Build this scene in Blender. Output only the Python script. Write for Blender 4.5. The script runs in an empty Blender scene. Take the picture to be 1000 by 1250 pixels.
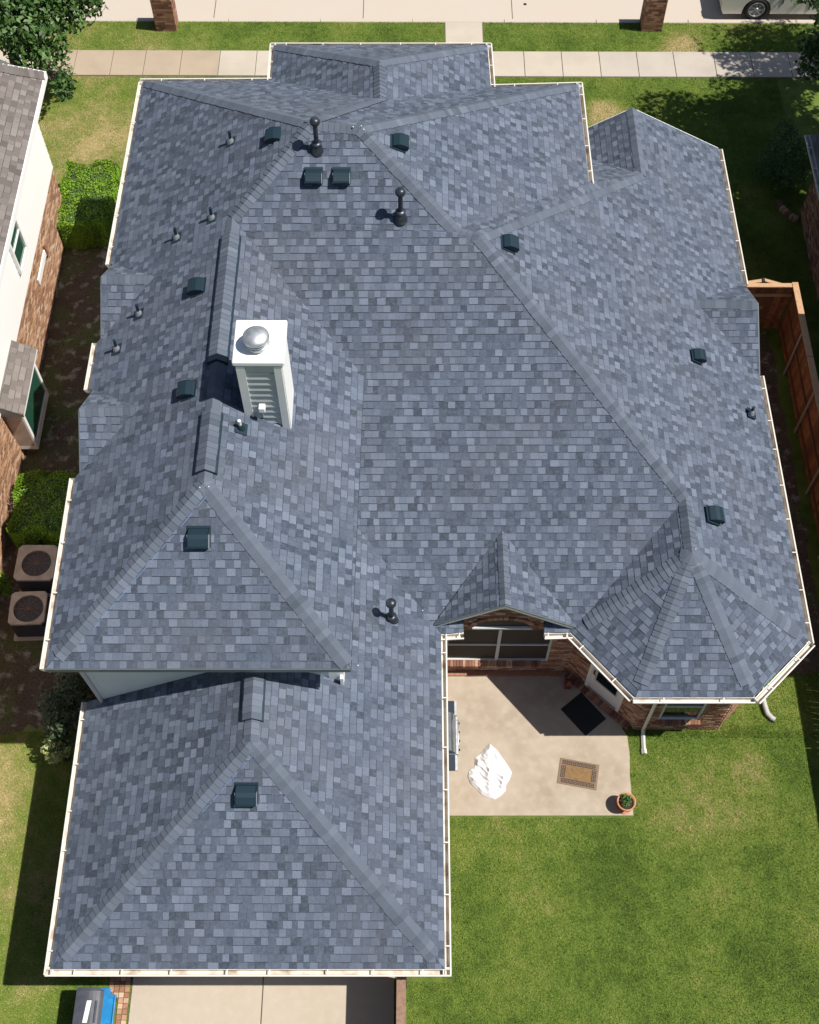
import bpy, math, random
import numpy as np
from mathutils import Vector, Matrix
from mathutils.geometry import tessellate_polygon
random.seed(7)
rng = np.random.default_rng(7)
scene = bpy.context.scene
COL = scene.collection
# ------------------------------------------------------------------ camera
FWD = Vector((-0.000696, 0.503396, -0.864056)).normalized()
RGT = Vector((0.999994, 0.0031877, 0.0010515)).normalized()
UPV = RGT.cross(FWD).normalized()
CAMP = Vector((0, 0, 26.0))
FPX = 1475.28
cam = bpy.data.cameras.new('camera')
cam.sensor_fit = 'HORIZONTAL'; cam.sensor_width = 36.0; cam.lens = FPX/1000*36.0
cam.clip_start = 0.5; cam.clip_end = 1500
co = bpy.data.objects.new('camera', cam); COL.objects.link(co)
M = Matrix((RGT, UPV, -FWD)).transposed().to_4x4(); M.translation = CAMP
co.matrix_world = M
scene.camera = co
# ------------------------------------------------------------------ light
SUN = Vector((1.62, -0.27, 2.8)).normalized()          # towards the sun
sl = bpy.data.lights.new('sun', 'SUN'); sl.energy = 5.0; sl.angle = math.radians(0.5); sl.color = (1.0, 0.95, 0.87)
so = bpy.data.objects.new('sun', sl); COL.objects.link(so)
so.rotation_euler = SUN.to_track_quat('Z', 'Y').to_euler()
so.location = (20, -5, 40)
w = bpy.data.worlds.new('World'); scene.world = w; w.use_nodes = True
nt = w.node_tree; nt.nodes.clear()
sky = nt.nodes.new('ShaderNodeTexSky'); sky.sky_type = 'NISHITA'; sky.sun_disc = False
sky.sun_elevation = math.asin(SUN.z); sky.sun_rotation = math.atan2(SUN.x, SUN.y)
bg = nt.nodes.new('ShaderNodeBackground'); bg.inputs['Strength'].default_value = 0.062
wo = nt.nodes.new('ShaderNodeOutputWorld')
nt.links.new(sky.outputs[0], bg.inputs[0]); nt.links.new(bg.outputs[0], wo.inputs[0])
scene.view_settings.view_transform = 'Standard'; scene.view_settings.look = 'None'
scene.view_settings.exposure = 0.33; scene.view_settings.gamma = 1.0
scene.view_settings.use_curve_mapping = False

# ------------------------------------------------------------------ helpers
def V(*a): return Vector(a)
def ray(u, v): return (FWD + RGT*((u-500)/FPX) - UPV*((v-625)/FPX))
def at(u, v, z=0.0):
    d = ray(u, v); return CAMP + d*((z-CAMP.z)/d.z)
def atY(u, v, y):
    d = ray(u, v); return CAMP + d*((y-CAMP.y)/d.y)
def onpl(u, v, face):
    n, p = face; d = ray(u, v); return CAMP + d*((p-CAMP).dot(n)/d.dot(n))
def tag(o, label=None, cat=None, group=None, kind=None):
    if label: o['label'] = label
    if cat: o['category'] = cat
    if group: o['group'] = group
    if kind: o['kind'] = kind
    return o
def empty(name, loc=(0,0,0), rz=0.0, **k):
    o = bpy.data.objects.new(name, None); COL.objects.link(o)
    o.location = loc; o.rotation_euler = (0,0,rz); o.empty_display_size = 0.3
    return tag(o, **k)
class MB:
    def __init__(s): s.v=[]; s.f=[]; s.t=[]; s.m=[]; s.sm=[]
    def add(s, vs, fs, tint=0.5, mi=0, smooth=False):
        b=len(s.v); s.v.extend([tuple(p) for p in vs])
        for f in fs: s.f.append(tuple(b+i for i in f)); s.t.append(tint); s.m.append(mi); s.sm.append(smooth)
    def poly(s, pts, tint=0.5, mi=0): s.add(pts, [tuple(range(len(pts)))], tint, mi)
    def box(s, a, b, tint=0.5, mi=0, mat=None):
        x0,y0,z0=a; x1,y1,z1=b
        vs=[Vector(p) for p in ((x0,y0,z0),(x1,y0,z0),(x1,y1,z0),(x0,y1,z0),(x0,y0,z1),(x1,y0,z1),(x1,y1,z1),(x0,y1,z1))]
        if mat is not None: vs=[mat@p for p in vs]
        s.add(vs, [(0,3,2,1),(4,5,6,7),(0,1,5,4),(1,2,6,5),(2,3,7,6),(3,0,4,7)], tint, mi)
    def bbox(s, a, b, r=0.01, tint=0.5, mi=0, mat=None):      # box with chamfered vertical+top edges
        x0,y0,z0=a; x1,y1,z1=b
        def ring(i, z): 
            return [(x0+i+r,y0+i,z),(x1-i-r,y0+i,z),(x1-i,y0+i+r,z),(x1-i,y1-i-r,z),(x1-i-r,y1-i,z),(x0+i+r,y1-i,z),(x0+i,y1-i-r,z),(x0+i,y0+i+r,z)]
        vs=[Vector(p) for p in ring(0,z0)+ring(0,z1-r)+ring(r*.8,z1)]
        if mat is not None: vs=[mat@p for p in vs]
        fs=[tuple(range(7,-1,-1)), tuple(range(16,24))]
        for k in (0,8):
            for i in range(8): fs.append((k+i,k+(i+1)%8,k+8+(i+1)%8,k+8+i))
        s.add(vs, fs, tint, mi)
    def tube(s, pts, r, n=8, tint=0.5, mi=0, caps=True, smooth=True):
        pts=[Vector(p) for p in pts]; rs=r if isinstance(r,(list,tuple)) else [r]*len(pts)
        vs=[]; fs=[]
        for i,p in enumerate(pts):
            d=(pts[min(i+1,len(pts)-1)]-pts[max(i-1,0)]).normalized()
            a=d.cross(V(0,0,1) if abs(d.z)<.9 else V(1,0,0)).normalized(); b=d.cross(a)
            for k in range(n):
                t=2*math.pi*k/n; vs.append(p+(a*math.cos(t)+b*math.sin(t))*rs[i])
        for i in range(len(pts)-1):
            for k in range(n): fs.append((i*n+k,i*n+(k+1)%n,(i+1)*n+(k+1)%n,(i+1)*n+k))
        s.add(vs, fs, tint, mi, smooth)
        if caps: s.add(vs[:n],[tuple(range(n))[::-1]],tint,mi); s.add(vs[-n:],[tuple(range(n))],tint,mi)
    def lathe(s, prof, c=(0,0,0), n=20, tint=0.5, mi=0, smooth=True, mat=None):
        vs=[]; fs=[]
        for (r,z) in prof:
            for k in range(n):
                t=2*math.pi*k/n; p=V(c[0]+r*math.cos(t),c[1]+r*math.sin(t),c[2]+z); vs.append(mat@p if mat is not None else p)
        for i in range(len(prof)-1):
            for k in range(n): fs.append((i*n+k,i*n+(k+1)%n,(i+1)*n+(k+1)%n,(i+1)*n+k))
        s.add(vs, fs, tint, mi, smooth)
        if prof[-1][0]>1e-4: s.add(vs[-n:],[tuple(range(n))],tint,mi)
    def prism(s, outline, axis_mat, depth, tint=0.5, mi=0):    # outline in local xy, extruded along local z
        n=len(outline); vs=[axis_mat@V(x,y,0) for x,y in outline]+[axis_mat@V(x,y,depth) for x,y in outline]
        fs=[tuple(range(n))[::-1], tuple(range(n,2*n))]+[(i,(i+1)%n,n+(i+1)%n,n+i) for i in range(n)]
        s.add(vs, fs, tint, mi)
    def build(s, name, mats, parent=None, origin=None, **k):
        me=bpy.data.meshes.new(name); off=Vector(origin) if origin is not None else Vector((0,0,0))
        vs=s.v if origin is None else [(p[0]-off.x,p[1]-off.y,p[2]-off.z) for p in s.v]
        me.from_pydata(vs,[],s.f)
        if not isinstance(mats,(list,tuple)): mats=[mats]
        for m in mats: me.materials.append(m)
        me.polygons.foreach_set('material_index', s.m)
        me.polygons.foreach_set('use_smooth', s.sm)
        at_=me.attributes.new('tint','FLOAT','FACE'); at_.data.foreach_set('value', s.t)
        me.update()
        o=bpy.data.objects.new(name, me); COL.objects.link(o); o.location=off
        if parent is not None:
            o.parent=parent
            pw = parent_world(parent)
            o.location = off - pw if True else off
            # parents are never rotated when this is used with world-space vertices
        return tag(o, **k)
def parent_world(p):
    l=Vector((0,0,0))
    while p is not None: l+=p.location; p=p.parent
    return l
# note: build() keeps vertices in WORLD space under unrotated parents

def mat(name, col=(.5,.5,.5), rough=.6, metal=0.0, bump=None, var=None, spec=.5, tint=None, coat=0, trans=0):
    m=bpy.data.materials.new(name); m.use_nodes=True; n=m.node_tree.nodes; l=m.node_tree.links
    b=n['Principled BSDF']; b.inputs['Base Color'].default_value=(*col,1); b.inputs['Roughness'].default_value=rough
    b.inputs['Metallic'].default_value=metal; b.inputs['Specular IOR Level'].default_value=spec
    if coat: b.inputs['Coat Weight'].default_value=coat
    tc=n.new('ShaderNodeTexCoord'); geo=n.new('ShaderNodeNewGeometry')
    src=None
    if tint:                                  # list of (pos, colour)
        a=n.new('ShaderNodeAttribute'); a.attribute_name='tint'
        r=n.new('ShaderNodeValToRGB'); e=r.color_ramp.elements
        while len(e)<len(tint): e.new(.5)
        for i,(p,c) in enumerate(tint): e[i].position=p; e[i].color=(*c,1)
        l.new(a.outputs['Fac'], r.inputs[0]); src=r.outputs[0]
    if var:                                   # (scale, colour2, lo, hi[, detail])
        for (sc,c2,lo,hi,*d) in (var if isinstance(var,list) else [var]):
            nz=n.new('ShaderNodeTexNoise'); nz.inputs['Scale'].default_value=sc; nz.inputs['Detail'].default_value=d[0] if d else 5
            l.new(geo.outputs['Position'], nz.inputs['Vector'])
            mr=n.new('ShaderNodeMapRange'); mr.inputs['From Min'].default_value=lo; mr.inputs['From Max'].default_value=hi
            l.new(nz.outputs['Fac'], mr.inputs['Value'])
            mx=n.new('ShaderNodeMix'); mx.data_type='RGBA'
            l.new(mr.outputs[0], mx.inputs['Factor'])
            if src: l.new(src, mx.inputs['A'])
            else: mx.inputs['A'].default_value=(*col,1)
            mx.inputs['B'].default_value=(*c2,1)
            if len(d)>1:                      # scale strength
                mr.inputs['To Max'].default_value=d[1]
            src=mx.outputs['Result']
    if src: l.new(src, b.inputs['Base Color'])
    if bump:                                  # (scale, strength, distance)
        nz=n.new('ShaderNodeTexNoise'); nz.inputs['Scale'].default_value=bump[0]; nz.inputs['Detail'].default_value=6
        l.new(geo.outputs['Position'], nz.inputs['Vector'])
        bp=n.new('ShaderNodeBump'); bp.inputs['Strength'].default_value=bump[1]; bp.inputs['Distance'].default_value=bump[2]
        l.new(nz.outputs['Fac'], bp.inputs['Height']); l.new(bp.outputs[0], b.inputs['Normal'])
    return m

SH = mat('slate_blue_shingle', rough=.93, spec=.25, tint=[(0,(.030,.040,.060)),(.25,(.050,.066,.097)),(.5,(.078,.099,.142)),(.75,(.114,.142,.196)),(1,(.160,.192,.256))],
         var=[(55,(.05,.06,.08),.42,.72,4,.55),(160,(.26,.29,.34),.55,.8,2,.55),(14,(.15,.17,.21),.45,.75,4,.35),(.45,(.110,.108,.125),.47,.72,4,.28)], bump=(160,.45,.01))
SHCAP = mat('slate_cap_shingle', rough=.93, spec=.25, tint=[(0,(.066,.082,.112)),(1,(.138,.162,.208))],
         var=[(120,(.07,.08,.10),.45,.75,3,.4),(240,(.24,.27,.32),.58,.8,2,.4)], bump=(160,.45,.01))
DECK = mat('shingle_underlay', (.028,.034,.046), rough=.95)
SHB = mat('weathered_brown_shingle', rough=.95, spec=.2, tint=[(0,(.10,.088,.082)),(.5,(.17,.15,.14)),(1,(.235,.21,.195))], var=(80,(.09,.08,.075),.45,.75,3,.5), bump=(120,.4,.01))
DECKB = mat('brown_shingle_underlay', (.06,.052,.048), rough=.95)
WHITE = mat('white_painted_metal', (.66,.635,.59), rough=.45, var=[(3,(.62,.57,.50),.5,.75,5,.6)])
GUTIN = mat('gutter_trough', (.62,.57,.50), rough=.7, var=[(4,(.30,.22,.15),.5,.72,5,.9)])
TRIM = mat('white_trim_paint', (.76,.76,.74), rough=.55, var=[(2,(.60,.60,.58),.45,.8,4,.5)])
SIDE = mat('white_lap_siding', (.70,.72,.72), rough=.6, var=[(1.5,(.58,.60,.60),.4,.8,5,.6)])
CHSIDE = mat('grey_lap_siding', (.42,.45,.45), rough=.6, var=[(3,(.33,.36,.35),.4,.8,5,.7)])
SIDEW = mat('bright_white_siding', (.86,.86,.85), rough=.5)
MORTAR = mat('mortar', (.42,.37,.32), rough=.95, var=(30,(.30,.26,.22),.4,.7), bump=(80,.5,.01))
BRICK = mat('red_brown_brick', rough=.9, spec=.25, tint=[(0,(.14,.07,.055)),(.3,(.27,.125,.08)),(.6,(.38,.20,.125)),(.85,(.46,.28,.185)),(1,(.52,.38,.28))], var=(25,(.12,.07,.055),.45,.75,5,.6), bump=(60,.5,.008))
BRICKT = mat('tan_orange_brick', rough=.9, spec=.25, tint=[(0,(.20,.11,.07)),(.3,(.33,.18,.105)),(.6,(.45,.26,.155)),(.85,(.54,.35,.23)),(1,(.60,.44,.32))], var=(20,(.25,.14,.10),.45,.75,5,.6), bump=(60,.5,.008))
CONC = mat('beige_concrete', (.43,.37,.30), rough=.9, spec=.25, var=[(.8,(.40,.335,.26),.42,.75,6,.7),(6,(.48,.42,.35),.45,.8,5,.5),(70,(.35,.30,.24),.5,.8,3,.5)], bump=(60,.3,.01))
CONCT = mat('patio_concrete', (.385,.325,.255), rough=.9, spec=.25, var=[(.9,(.27,.215,.155),.46,.68,6,.7),(5,(.50,.43,.345),.45,.8,5,.5),(60,(.30,.25,.19),.5,.8,3,.6)], bump=(60,.3,.01))
STREET = mat('pale_street_concrete', (.47,.415,.355), rough=.9, spec=.25, var=[(.6,(.47,.40,.33),.42,.75,6,.7),(90,(.40,.34,.28),.5,.8,3,.5)], bump=(50,.3,.01))
JOINT = mat('joint_filler', (.12,.105,.085), rough=.95)
GRASS_STOPS = [(.12,(.085,.140,.022)),(.38,(.145,.215,.034)),(.60,(.195,.250,.048)),(.84,(.32,.29,.11)),(1,(.44,.36,.17))]
def grass_mat(name, mul, blade=False):
    m=bpy.data.materials.new(name); m.use_nodes=True; n=m.node_tree.nodes; l=m.node_tree.links; b=n['Principled BSDF']
    b.inputs['Roughness'].default_value=.85; b.inputs['Specular IOR Level'].default_value=.2
    geo=n.new('ShaderNodeNewGeometry'); at_=n.new('ShaderNodeAttribute'); at_.attribute_name='tint'
    def noise(sc,det):
        z=n.new('ShaderNodeTexNoise'); z.inputs['Scale'].default_value=sc; z.inputs['Detail'].default_value=det; l.new(geo.outputs['Position'],z.inputs['Vector']); return z.outputs['Fac']
    def math_(op,a,bv):
        q=n.new('ShaderNodeMath'); q.operation=op
        for i,x in enumerate((a,bv)):
            if isinstance(x,(int,float)): q.inputs[i].default_value=x
            else: l.new(x,q.inputs[i])
        return q.outputs[0]
    a=math_('MULTIPLY',noise(.55,6),1.0); c=math_('MULTIPLY',noise(3.5,6),.55); d=math_('MULTIPLY',noise(45,3),.45)
    s=math_('ADD',math_('ADD',a,c),d)            # about 1.0 on average
    s=math_('MULTIPLY',math_('SUBTRACT',s,.72),1.30)
    # drier lawn towards the front left of the lot and in trodden spots
    sep=n.new('ShaderNodeSeparateXYZ'); l.new(geo.outputs['Position'],sep.inputs[0])
    mr=n.new('ShaderNodeMapRange'); mr.inputs['From Min'].default_value=-5; mr.inputs['From Max'].default_value=-10; mr.inputs['To Max'].default_value=.30; l.new(sep.outputs['X'],mr.inputs['Value'])
    s=math_('ADD',s,mr.outputs[0])
    for (px,py,r,am) in ((6.0,29.3,1.0,.75),(8.75,32.3,1.15,.7),(7.2,7.9,1.5,.24),(5.4,7.2,1.1,.22),(2.0,7.0,.8,.22),(-10.0,7.6,2.2,.55),(-9.2,28.6,3.0,.20),(1.2,6.9,.7,.3),(7.6,8.7,.7,.28)):
        vd=n.new('ShaderNodeVectorMath'); vd.operation='DISTANCE'; vd.inputs[1].default_value=(px,py,0); l.new(geo.outputs['Position'],vd.inputs[0])
        k=n.new('ShaderNodeMapRange'); k.interpolation_type='SMOOTHSTEP'; k.inputs['From Min'].default_value=r; k.inputs['From Max'].default_value=r*.25; k.inputs['To Max'].default_value=am; l.new(vd.outputs['Value'],k.inputs['Value'])
        s=math_('ADD',s,math_('MULTIPLY',k.outputs[0],math_('ADD',noise(2.2,4),.45)))
    if blade: s=math_('ADD',s,math_('MULTIPLY',math_('SUBTRACT',at_.outputs['Fac'],.5),.5))
    r=n.new('ShaderNodeValToRGB'); e=r.color_ramp.elements
    while len(e)<len(GRASS_STOPS): e.new(.5)
    for i,(p,cc) in enumerate(GRASS_STOPS): e[i].position=p; e[i].color=(cc[0]*mul,cc[1]*mul,cc[2]*mul,1)
    l.new(s,r.inputs[0]); l.new(r.outputs[0],b.inputs['Base Color'])
    if not blade:
        bp=n.new('ShaderNodeBump'); bp.inputs['Strength'].default_value=.8; bp.inputs['Distance'].default_value=.03; l.new(noise(40,6),bp.inputs['Height']); l.new(bp.outputs[0],b.inputs['Normal'])
    return m
GRASS = grass_mat('lawn_thatch', .75); BLADE = grass_mat('grass_blades', 1.25, True)
DIRT = mat('side_yard_mulch', (.10,.07,.05), rough=1, var=[(.9,(.09,.13,.035),.48,.60,6,.8),(3.5,(.42,.38,.33),.54,.68,7,.8),(2.5,(.13,.10,.075),.45,.7,6,.8),(18,(.03,.022,.016),.5,.7,6,.8),(60,(.20,.16,.12),.62,.8,4,.6)], bump=(25,.9,.04))
SOIL = mat('dark_soil', (.035,.025,.02), rough=1, bump=(40,.8,.02))
VENT = mat('dark_vent_metal', (.013,.032,.046), rough=.42, metal=.2)
PIPE = mat('vent_pipe_metal', (.045,.055,.07), rough=.38, metal=.6, var=(8,(.12,.13,.15),.5,.8))
STEEL = mat('galvanised_steel', (.62,.64,.66), rough=.5, metal=.85, var=(10,(.45,.47,.5),.4,.7))
LEAD = mat('lead_flashing', (.34,.36,.39), rough=.5, metal=.5)
GLASS = mat('dark_window_glass', (.012,.016,.02), rough=.08, spec=.9)
GREENG = mat('green_tinted_glass', (.02,.085,.055), rough=.12, spec=.8)
SCREEN = mat('brown_solar_screen', (.030,.020,.016), rough=.75)
FRAME = mat('window_frame_paint', (.50,.52,.52), rough=.5)
WOOD = mat('stained_cedar', rough=.8, tint=[(0,(.14,.055,.022)),(.5,(.24,.095,.036)),(1,(.34,.145,.055))], var=(9,(.09,.04,.02),.45,.75,6,.7), bump=(40,.4,.01))
WOODL = mat('pale_cedar_cap', (.47,.29,.165), rough=.8, var=(12,(.33,.19,.10),.45,.75,6,.7), bump=(40,.4,.01))
WOODG = mat('weathered_wood', (.26,.16,.11), rough=.85, var=(14,(.15,.095,.07),.4,.7,6,.8), bump=(40,.5,.01))
GALV = mat('galvanised_post', (.42,.40,.35), rough=.5, metal=.4)
LEAF = mat('oak_leaf', rough=.55, spec=.4, tint=[(0,(.022,.055,.010)),(.5,(.050,.110,.022)),(1,(.105,.190,.045))])
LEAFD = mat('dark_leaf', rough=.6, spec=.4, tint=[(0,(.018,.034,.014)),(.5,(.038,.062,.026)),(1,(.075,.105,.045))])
LEAFL = mat('lime_hedge_leaf', rough=.55, spec=.35, tint=[(0,(.045,.11,.006)),(.5,(.13,.26,.010)),(1,(.25,.40,.025))])
LEAFP = mat('pale_yellow_leaf', rough=.6, tint=[(0,(.25,.30,.08)),(1,(.48,.50,.22))])
BARK = mat('bark', (.12,.09,.065), rough=.95, var=(12,(.06,.045,.035),.4,.7), bump=(30,.9,.03))
ACM = mat('beige_ac_cabinet', (.50,.40,.33), rough=.55, var=(4,(.33,.22,.16),.42,.75,6,.8))
ACD = mat('ac_coil_dark', (.05,.05,.06), rough=.6)
ACF = mat('ac_fan_brown', (.30,.15,.08), rough=.5, metal=.3)
BLK = mat('black_rubber', (.012,.014,.016), rough=.85, bump=(200,.5,.004))
BLUE = mat('blue_bin_plastic', (.010,.18,.42), rough=.4, var=(4,(.03,.26,.55),.45,.75))
LID = mat('grey_bin_lid', (.055,.06,.08), rough=.5, var=(6,(.08,.085,.105),.4,.7))
PAPER = mat('white_sticker', (.75,.75,.73), rough=.6)
CLOTH = mat('white_canvas', (.66,.655,.66), rough=.85, var=(6,(.66,.63,.62),.5,.8), bump=(35,.4,.01))
TERRA = mat('terracotta', (.50,.22,.115), rough=.85, var=(8,(.58,.34,.22),.45,.75))
RUG = mat('coir_tan', (.22,.135,.06), rough=1, var=(14,(.16,.09,.04),.45,.7), bump=(150,.8,.005))
RUGB = mat('coir_border', (.21,.145,.10), rough=1, bump=(150,.8,.005))
RUGK = mat('coir_dark_key', (.045,.032,.026), rough=1)
GRILLM = mat('stainless_grill', (.50,.54,.58), rough=.28, metal=.9, var=(5,(.36,.40,.45),.4,.7))
GRILLD = mat('grill_shelf_slate', (.045,.06,.08), rough=.3, metal=.3)
CARW = mat('white_car_paint', (.72,.70,.64), rough=.25, coat=.8)
CARD = mat('dark_car_paint', (.03,.035,.05), rough=.25, coat=.8)
TYRE = mat('tyre_rubber', (.014,.014,.015), rough=.8)
FLEX = mat('grey_flexible_pipe', (.42,.41,.39), rough=.6)
BLUECH = mat('blue_chalk', (.12,.19,.36), rough=.9)
REDM = mat('dark_red_metal', (.16,.03,.02), rough=.5)

# ------------------------------------------------------------------ setting: ground, street, walks
def struct(name, mb, m, **k): return mb.build(name, m, None, kind='structure', **k)
g=MB(); g.poly([(-300,-300,0),(300,-300,0),(300,33.62,0),(-300,33.62,0)]); struct('lawn_ground', g, GRASS)
g=MB(); g.poly([(-300,42.5,0),(300,42.5,0),(300,600,0),(-300,600,0)]); struct('far_ground', g, GRASS)
g=MB(); g.poly([(-300,33.80,-.10),(300,33.80,-.10),(300,42.3,-.10),(-300,42.3,-.10)]); street=struct('street', g, STREET)
g=MB()
for i in range(-7,8):
    x=3.3+i*4.9; g.box((x-.012,33.8,-.104),(x+.012,42.3,-.094))
g.box((-60,38.0,-.104),(60,38.03,-.094)); g.build('street_joint', JOINT, street)
for (y0,y1) in ((33.62,33.80),(42.3,42.5)):
    g=MB()
    for i in range(-14,15): g.bbox((i*3.0+.006,y0,-.12),(i*3.0+2.994,y1,.02),.02)
    struct('kerb', g, STREET)
# sidewalk as separate slabs
sw=MB(); sw.poly([(-60,31.0,.003),(60,31.0,.003),(60,32.22,.003),(-60,32.22,.003)]); sidewalk=struct('sidewalk', sw, JOINT)
xs=[-22,-20.8,-19.6,-18.4,-17.2,-16,-14.8,-13.4,-11.92,-10.7,-9.53,-8.49,-7.34,-6.12,-4.95,-3.75,-2.5,-1.3,-.1,1.13,2.36,3.57,4.77,5.97,7.17,8.34,9.62,10.8,12,13.2,14.4,15.6,16.8]
SLABM=[mat('sidewalk_concrete_%s'%s, c, rough=.9, spec=.25, var=[(1.2,tuple(q*.80 for q in c),.42,.75,6,.7),(70,tuple(q*.7 for q in c),.5,.8,3,.5)], bump=(60,.3,.01)) for s,c in (('tan',(.39,.315,.235)),('pale',(.47,.415,.345)),('grey',(.44,.395,.34)))]
for i in range(len(xs)-1):
    g=MB(); g.bbox((xs[i]+.008,31.03,.0),(xs[i+1]-.008,32.19,.035),.008)
    m = SLABM[0] if -13<xs[i]<-6.5 else (SLABM[1] if xs[i]<4.8 else SLABM[2])
    g.build('slab', m, sidewalk)
fw=MB(); fw.poly([(1.06,32.22,.003),(2.30,32.22,.003),(2.30,33.62,.003),(1.06,33.62,.003)]); fwalk=struct('front_walk', fw, JOINT)
g=MB(); g.bbox((1.08,32.21,0),(2.28,33.61,.03),.01); g.build('slab', SLABM[1], fwalk)
g=MB(); g.poly([(2.2,31.0,.003),(2.2,25.4,.003),(1.1,25.4,.003),(1.1,31.0,.003)]); struct('entry_walk', g, CONC)
# driveway behind the garage
dw=MB(); dw.poly([(-5.62,-30,.003),(-.28,-30,.003),(-.28,4.25,.003),(-5.62,4.25,.003)]); drive=struct('driveway', dw, JOINT)
for (x0,x1) in ((-5.60,-2.965),(-2.945,-.29)):
    for (y0,y1) in ((-6,-1.2),(-1.18,4.24)):
        g=MB(); g.bbox((x0,y0,0),(x1,y1,.03),.01); g.build('slab', CONC, drive)
# patio
def curve_patio():
    return [(.42,7.5),(4.86,7.52),(4.86,8.4),(4.90,8.9),(4.88,9.32),(4.78,9.5),(4.85,9.7),(3.66,10.88),(3.5,11.1),(.42,11.1)]
g=MB(); pp=curve_patio(); n=len(pp); g.add([(x,y,0) for x,y in pp]+[(x,y,.05) for x,y in pp],[tuple(range(n,2*n))]+[(i,(i+1)%n,n+(i+1)%n,n+i) for i in range(n)])
struct('patio', g, CONCT)
# side yards of bare mulch
def ragged(x0,y0,x1,y1,z,nn=40,amp=.18):
    pts=[]
    for k in range(nn): pts.append((x0+(x1-x0)*k/nn, y0+rng.uniform(-amp,amp), z))
    for k in range(nn): pts.append((x1+rng.uniform(-amp,amp)*.6, y0+(y1-y0)*k/nn, z))
    for k in range(nn): pts.append((x1+(x0-x1)*k/nn, y1+rng.uniform(-amp,amp), z))
    for k in range(nn): pts.append((x0, y1+(y0-y1)*k/nn, z))
    return pts
g=MB(); g.poly(ragged(-10.2,9.4,-6.2,24.2,.004)); struct('west_side_yard', g, DIRT)
g=MB(); g.poly(ragged(8.0,8.8+2,9.75,20.8,.004,30,.1)); struct('east_side_yard', g, DIRT)

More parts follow.
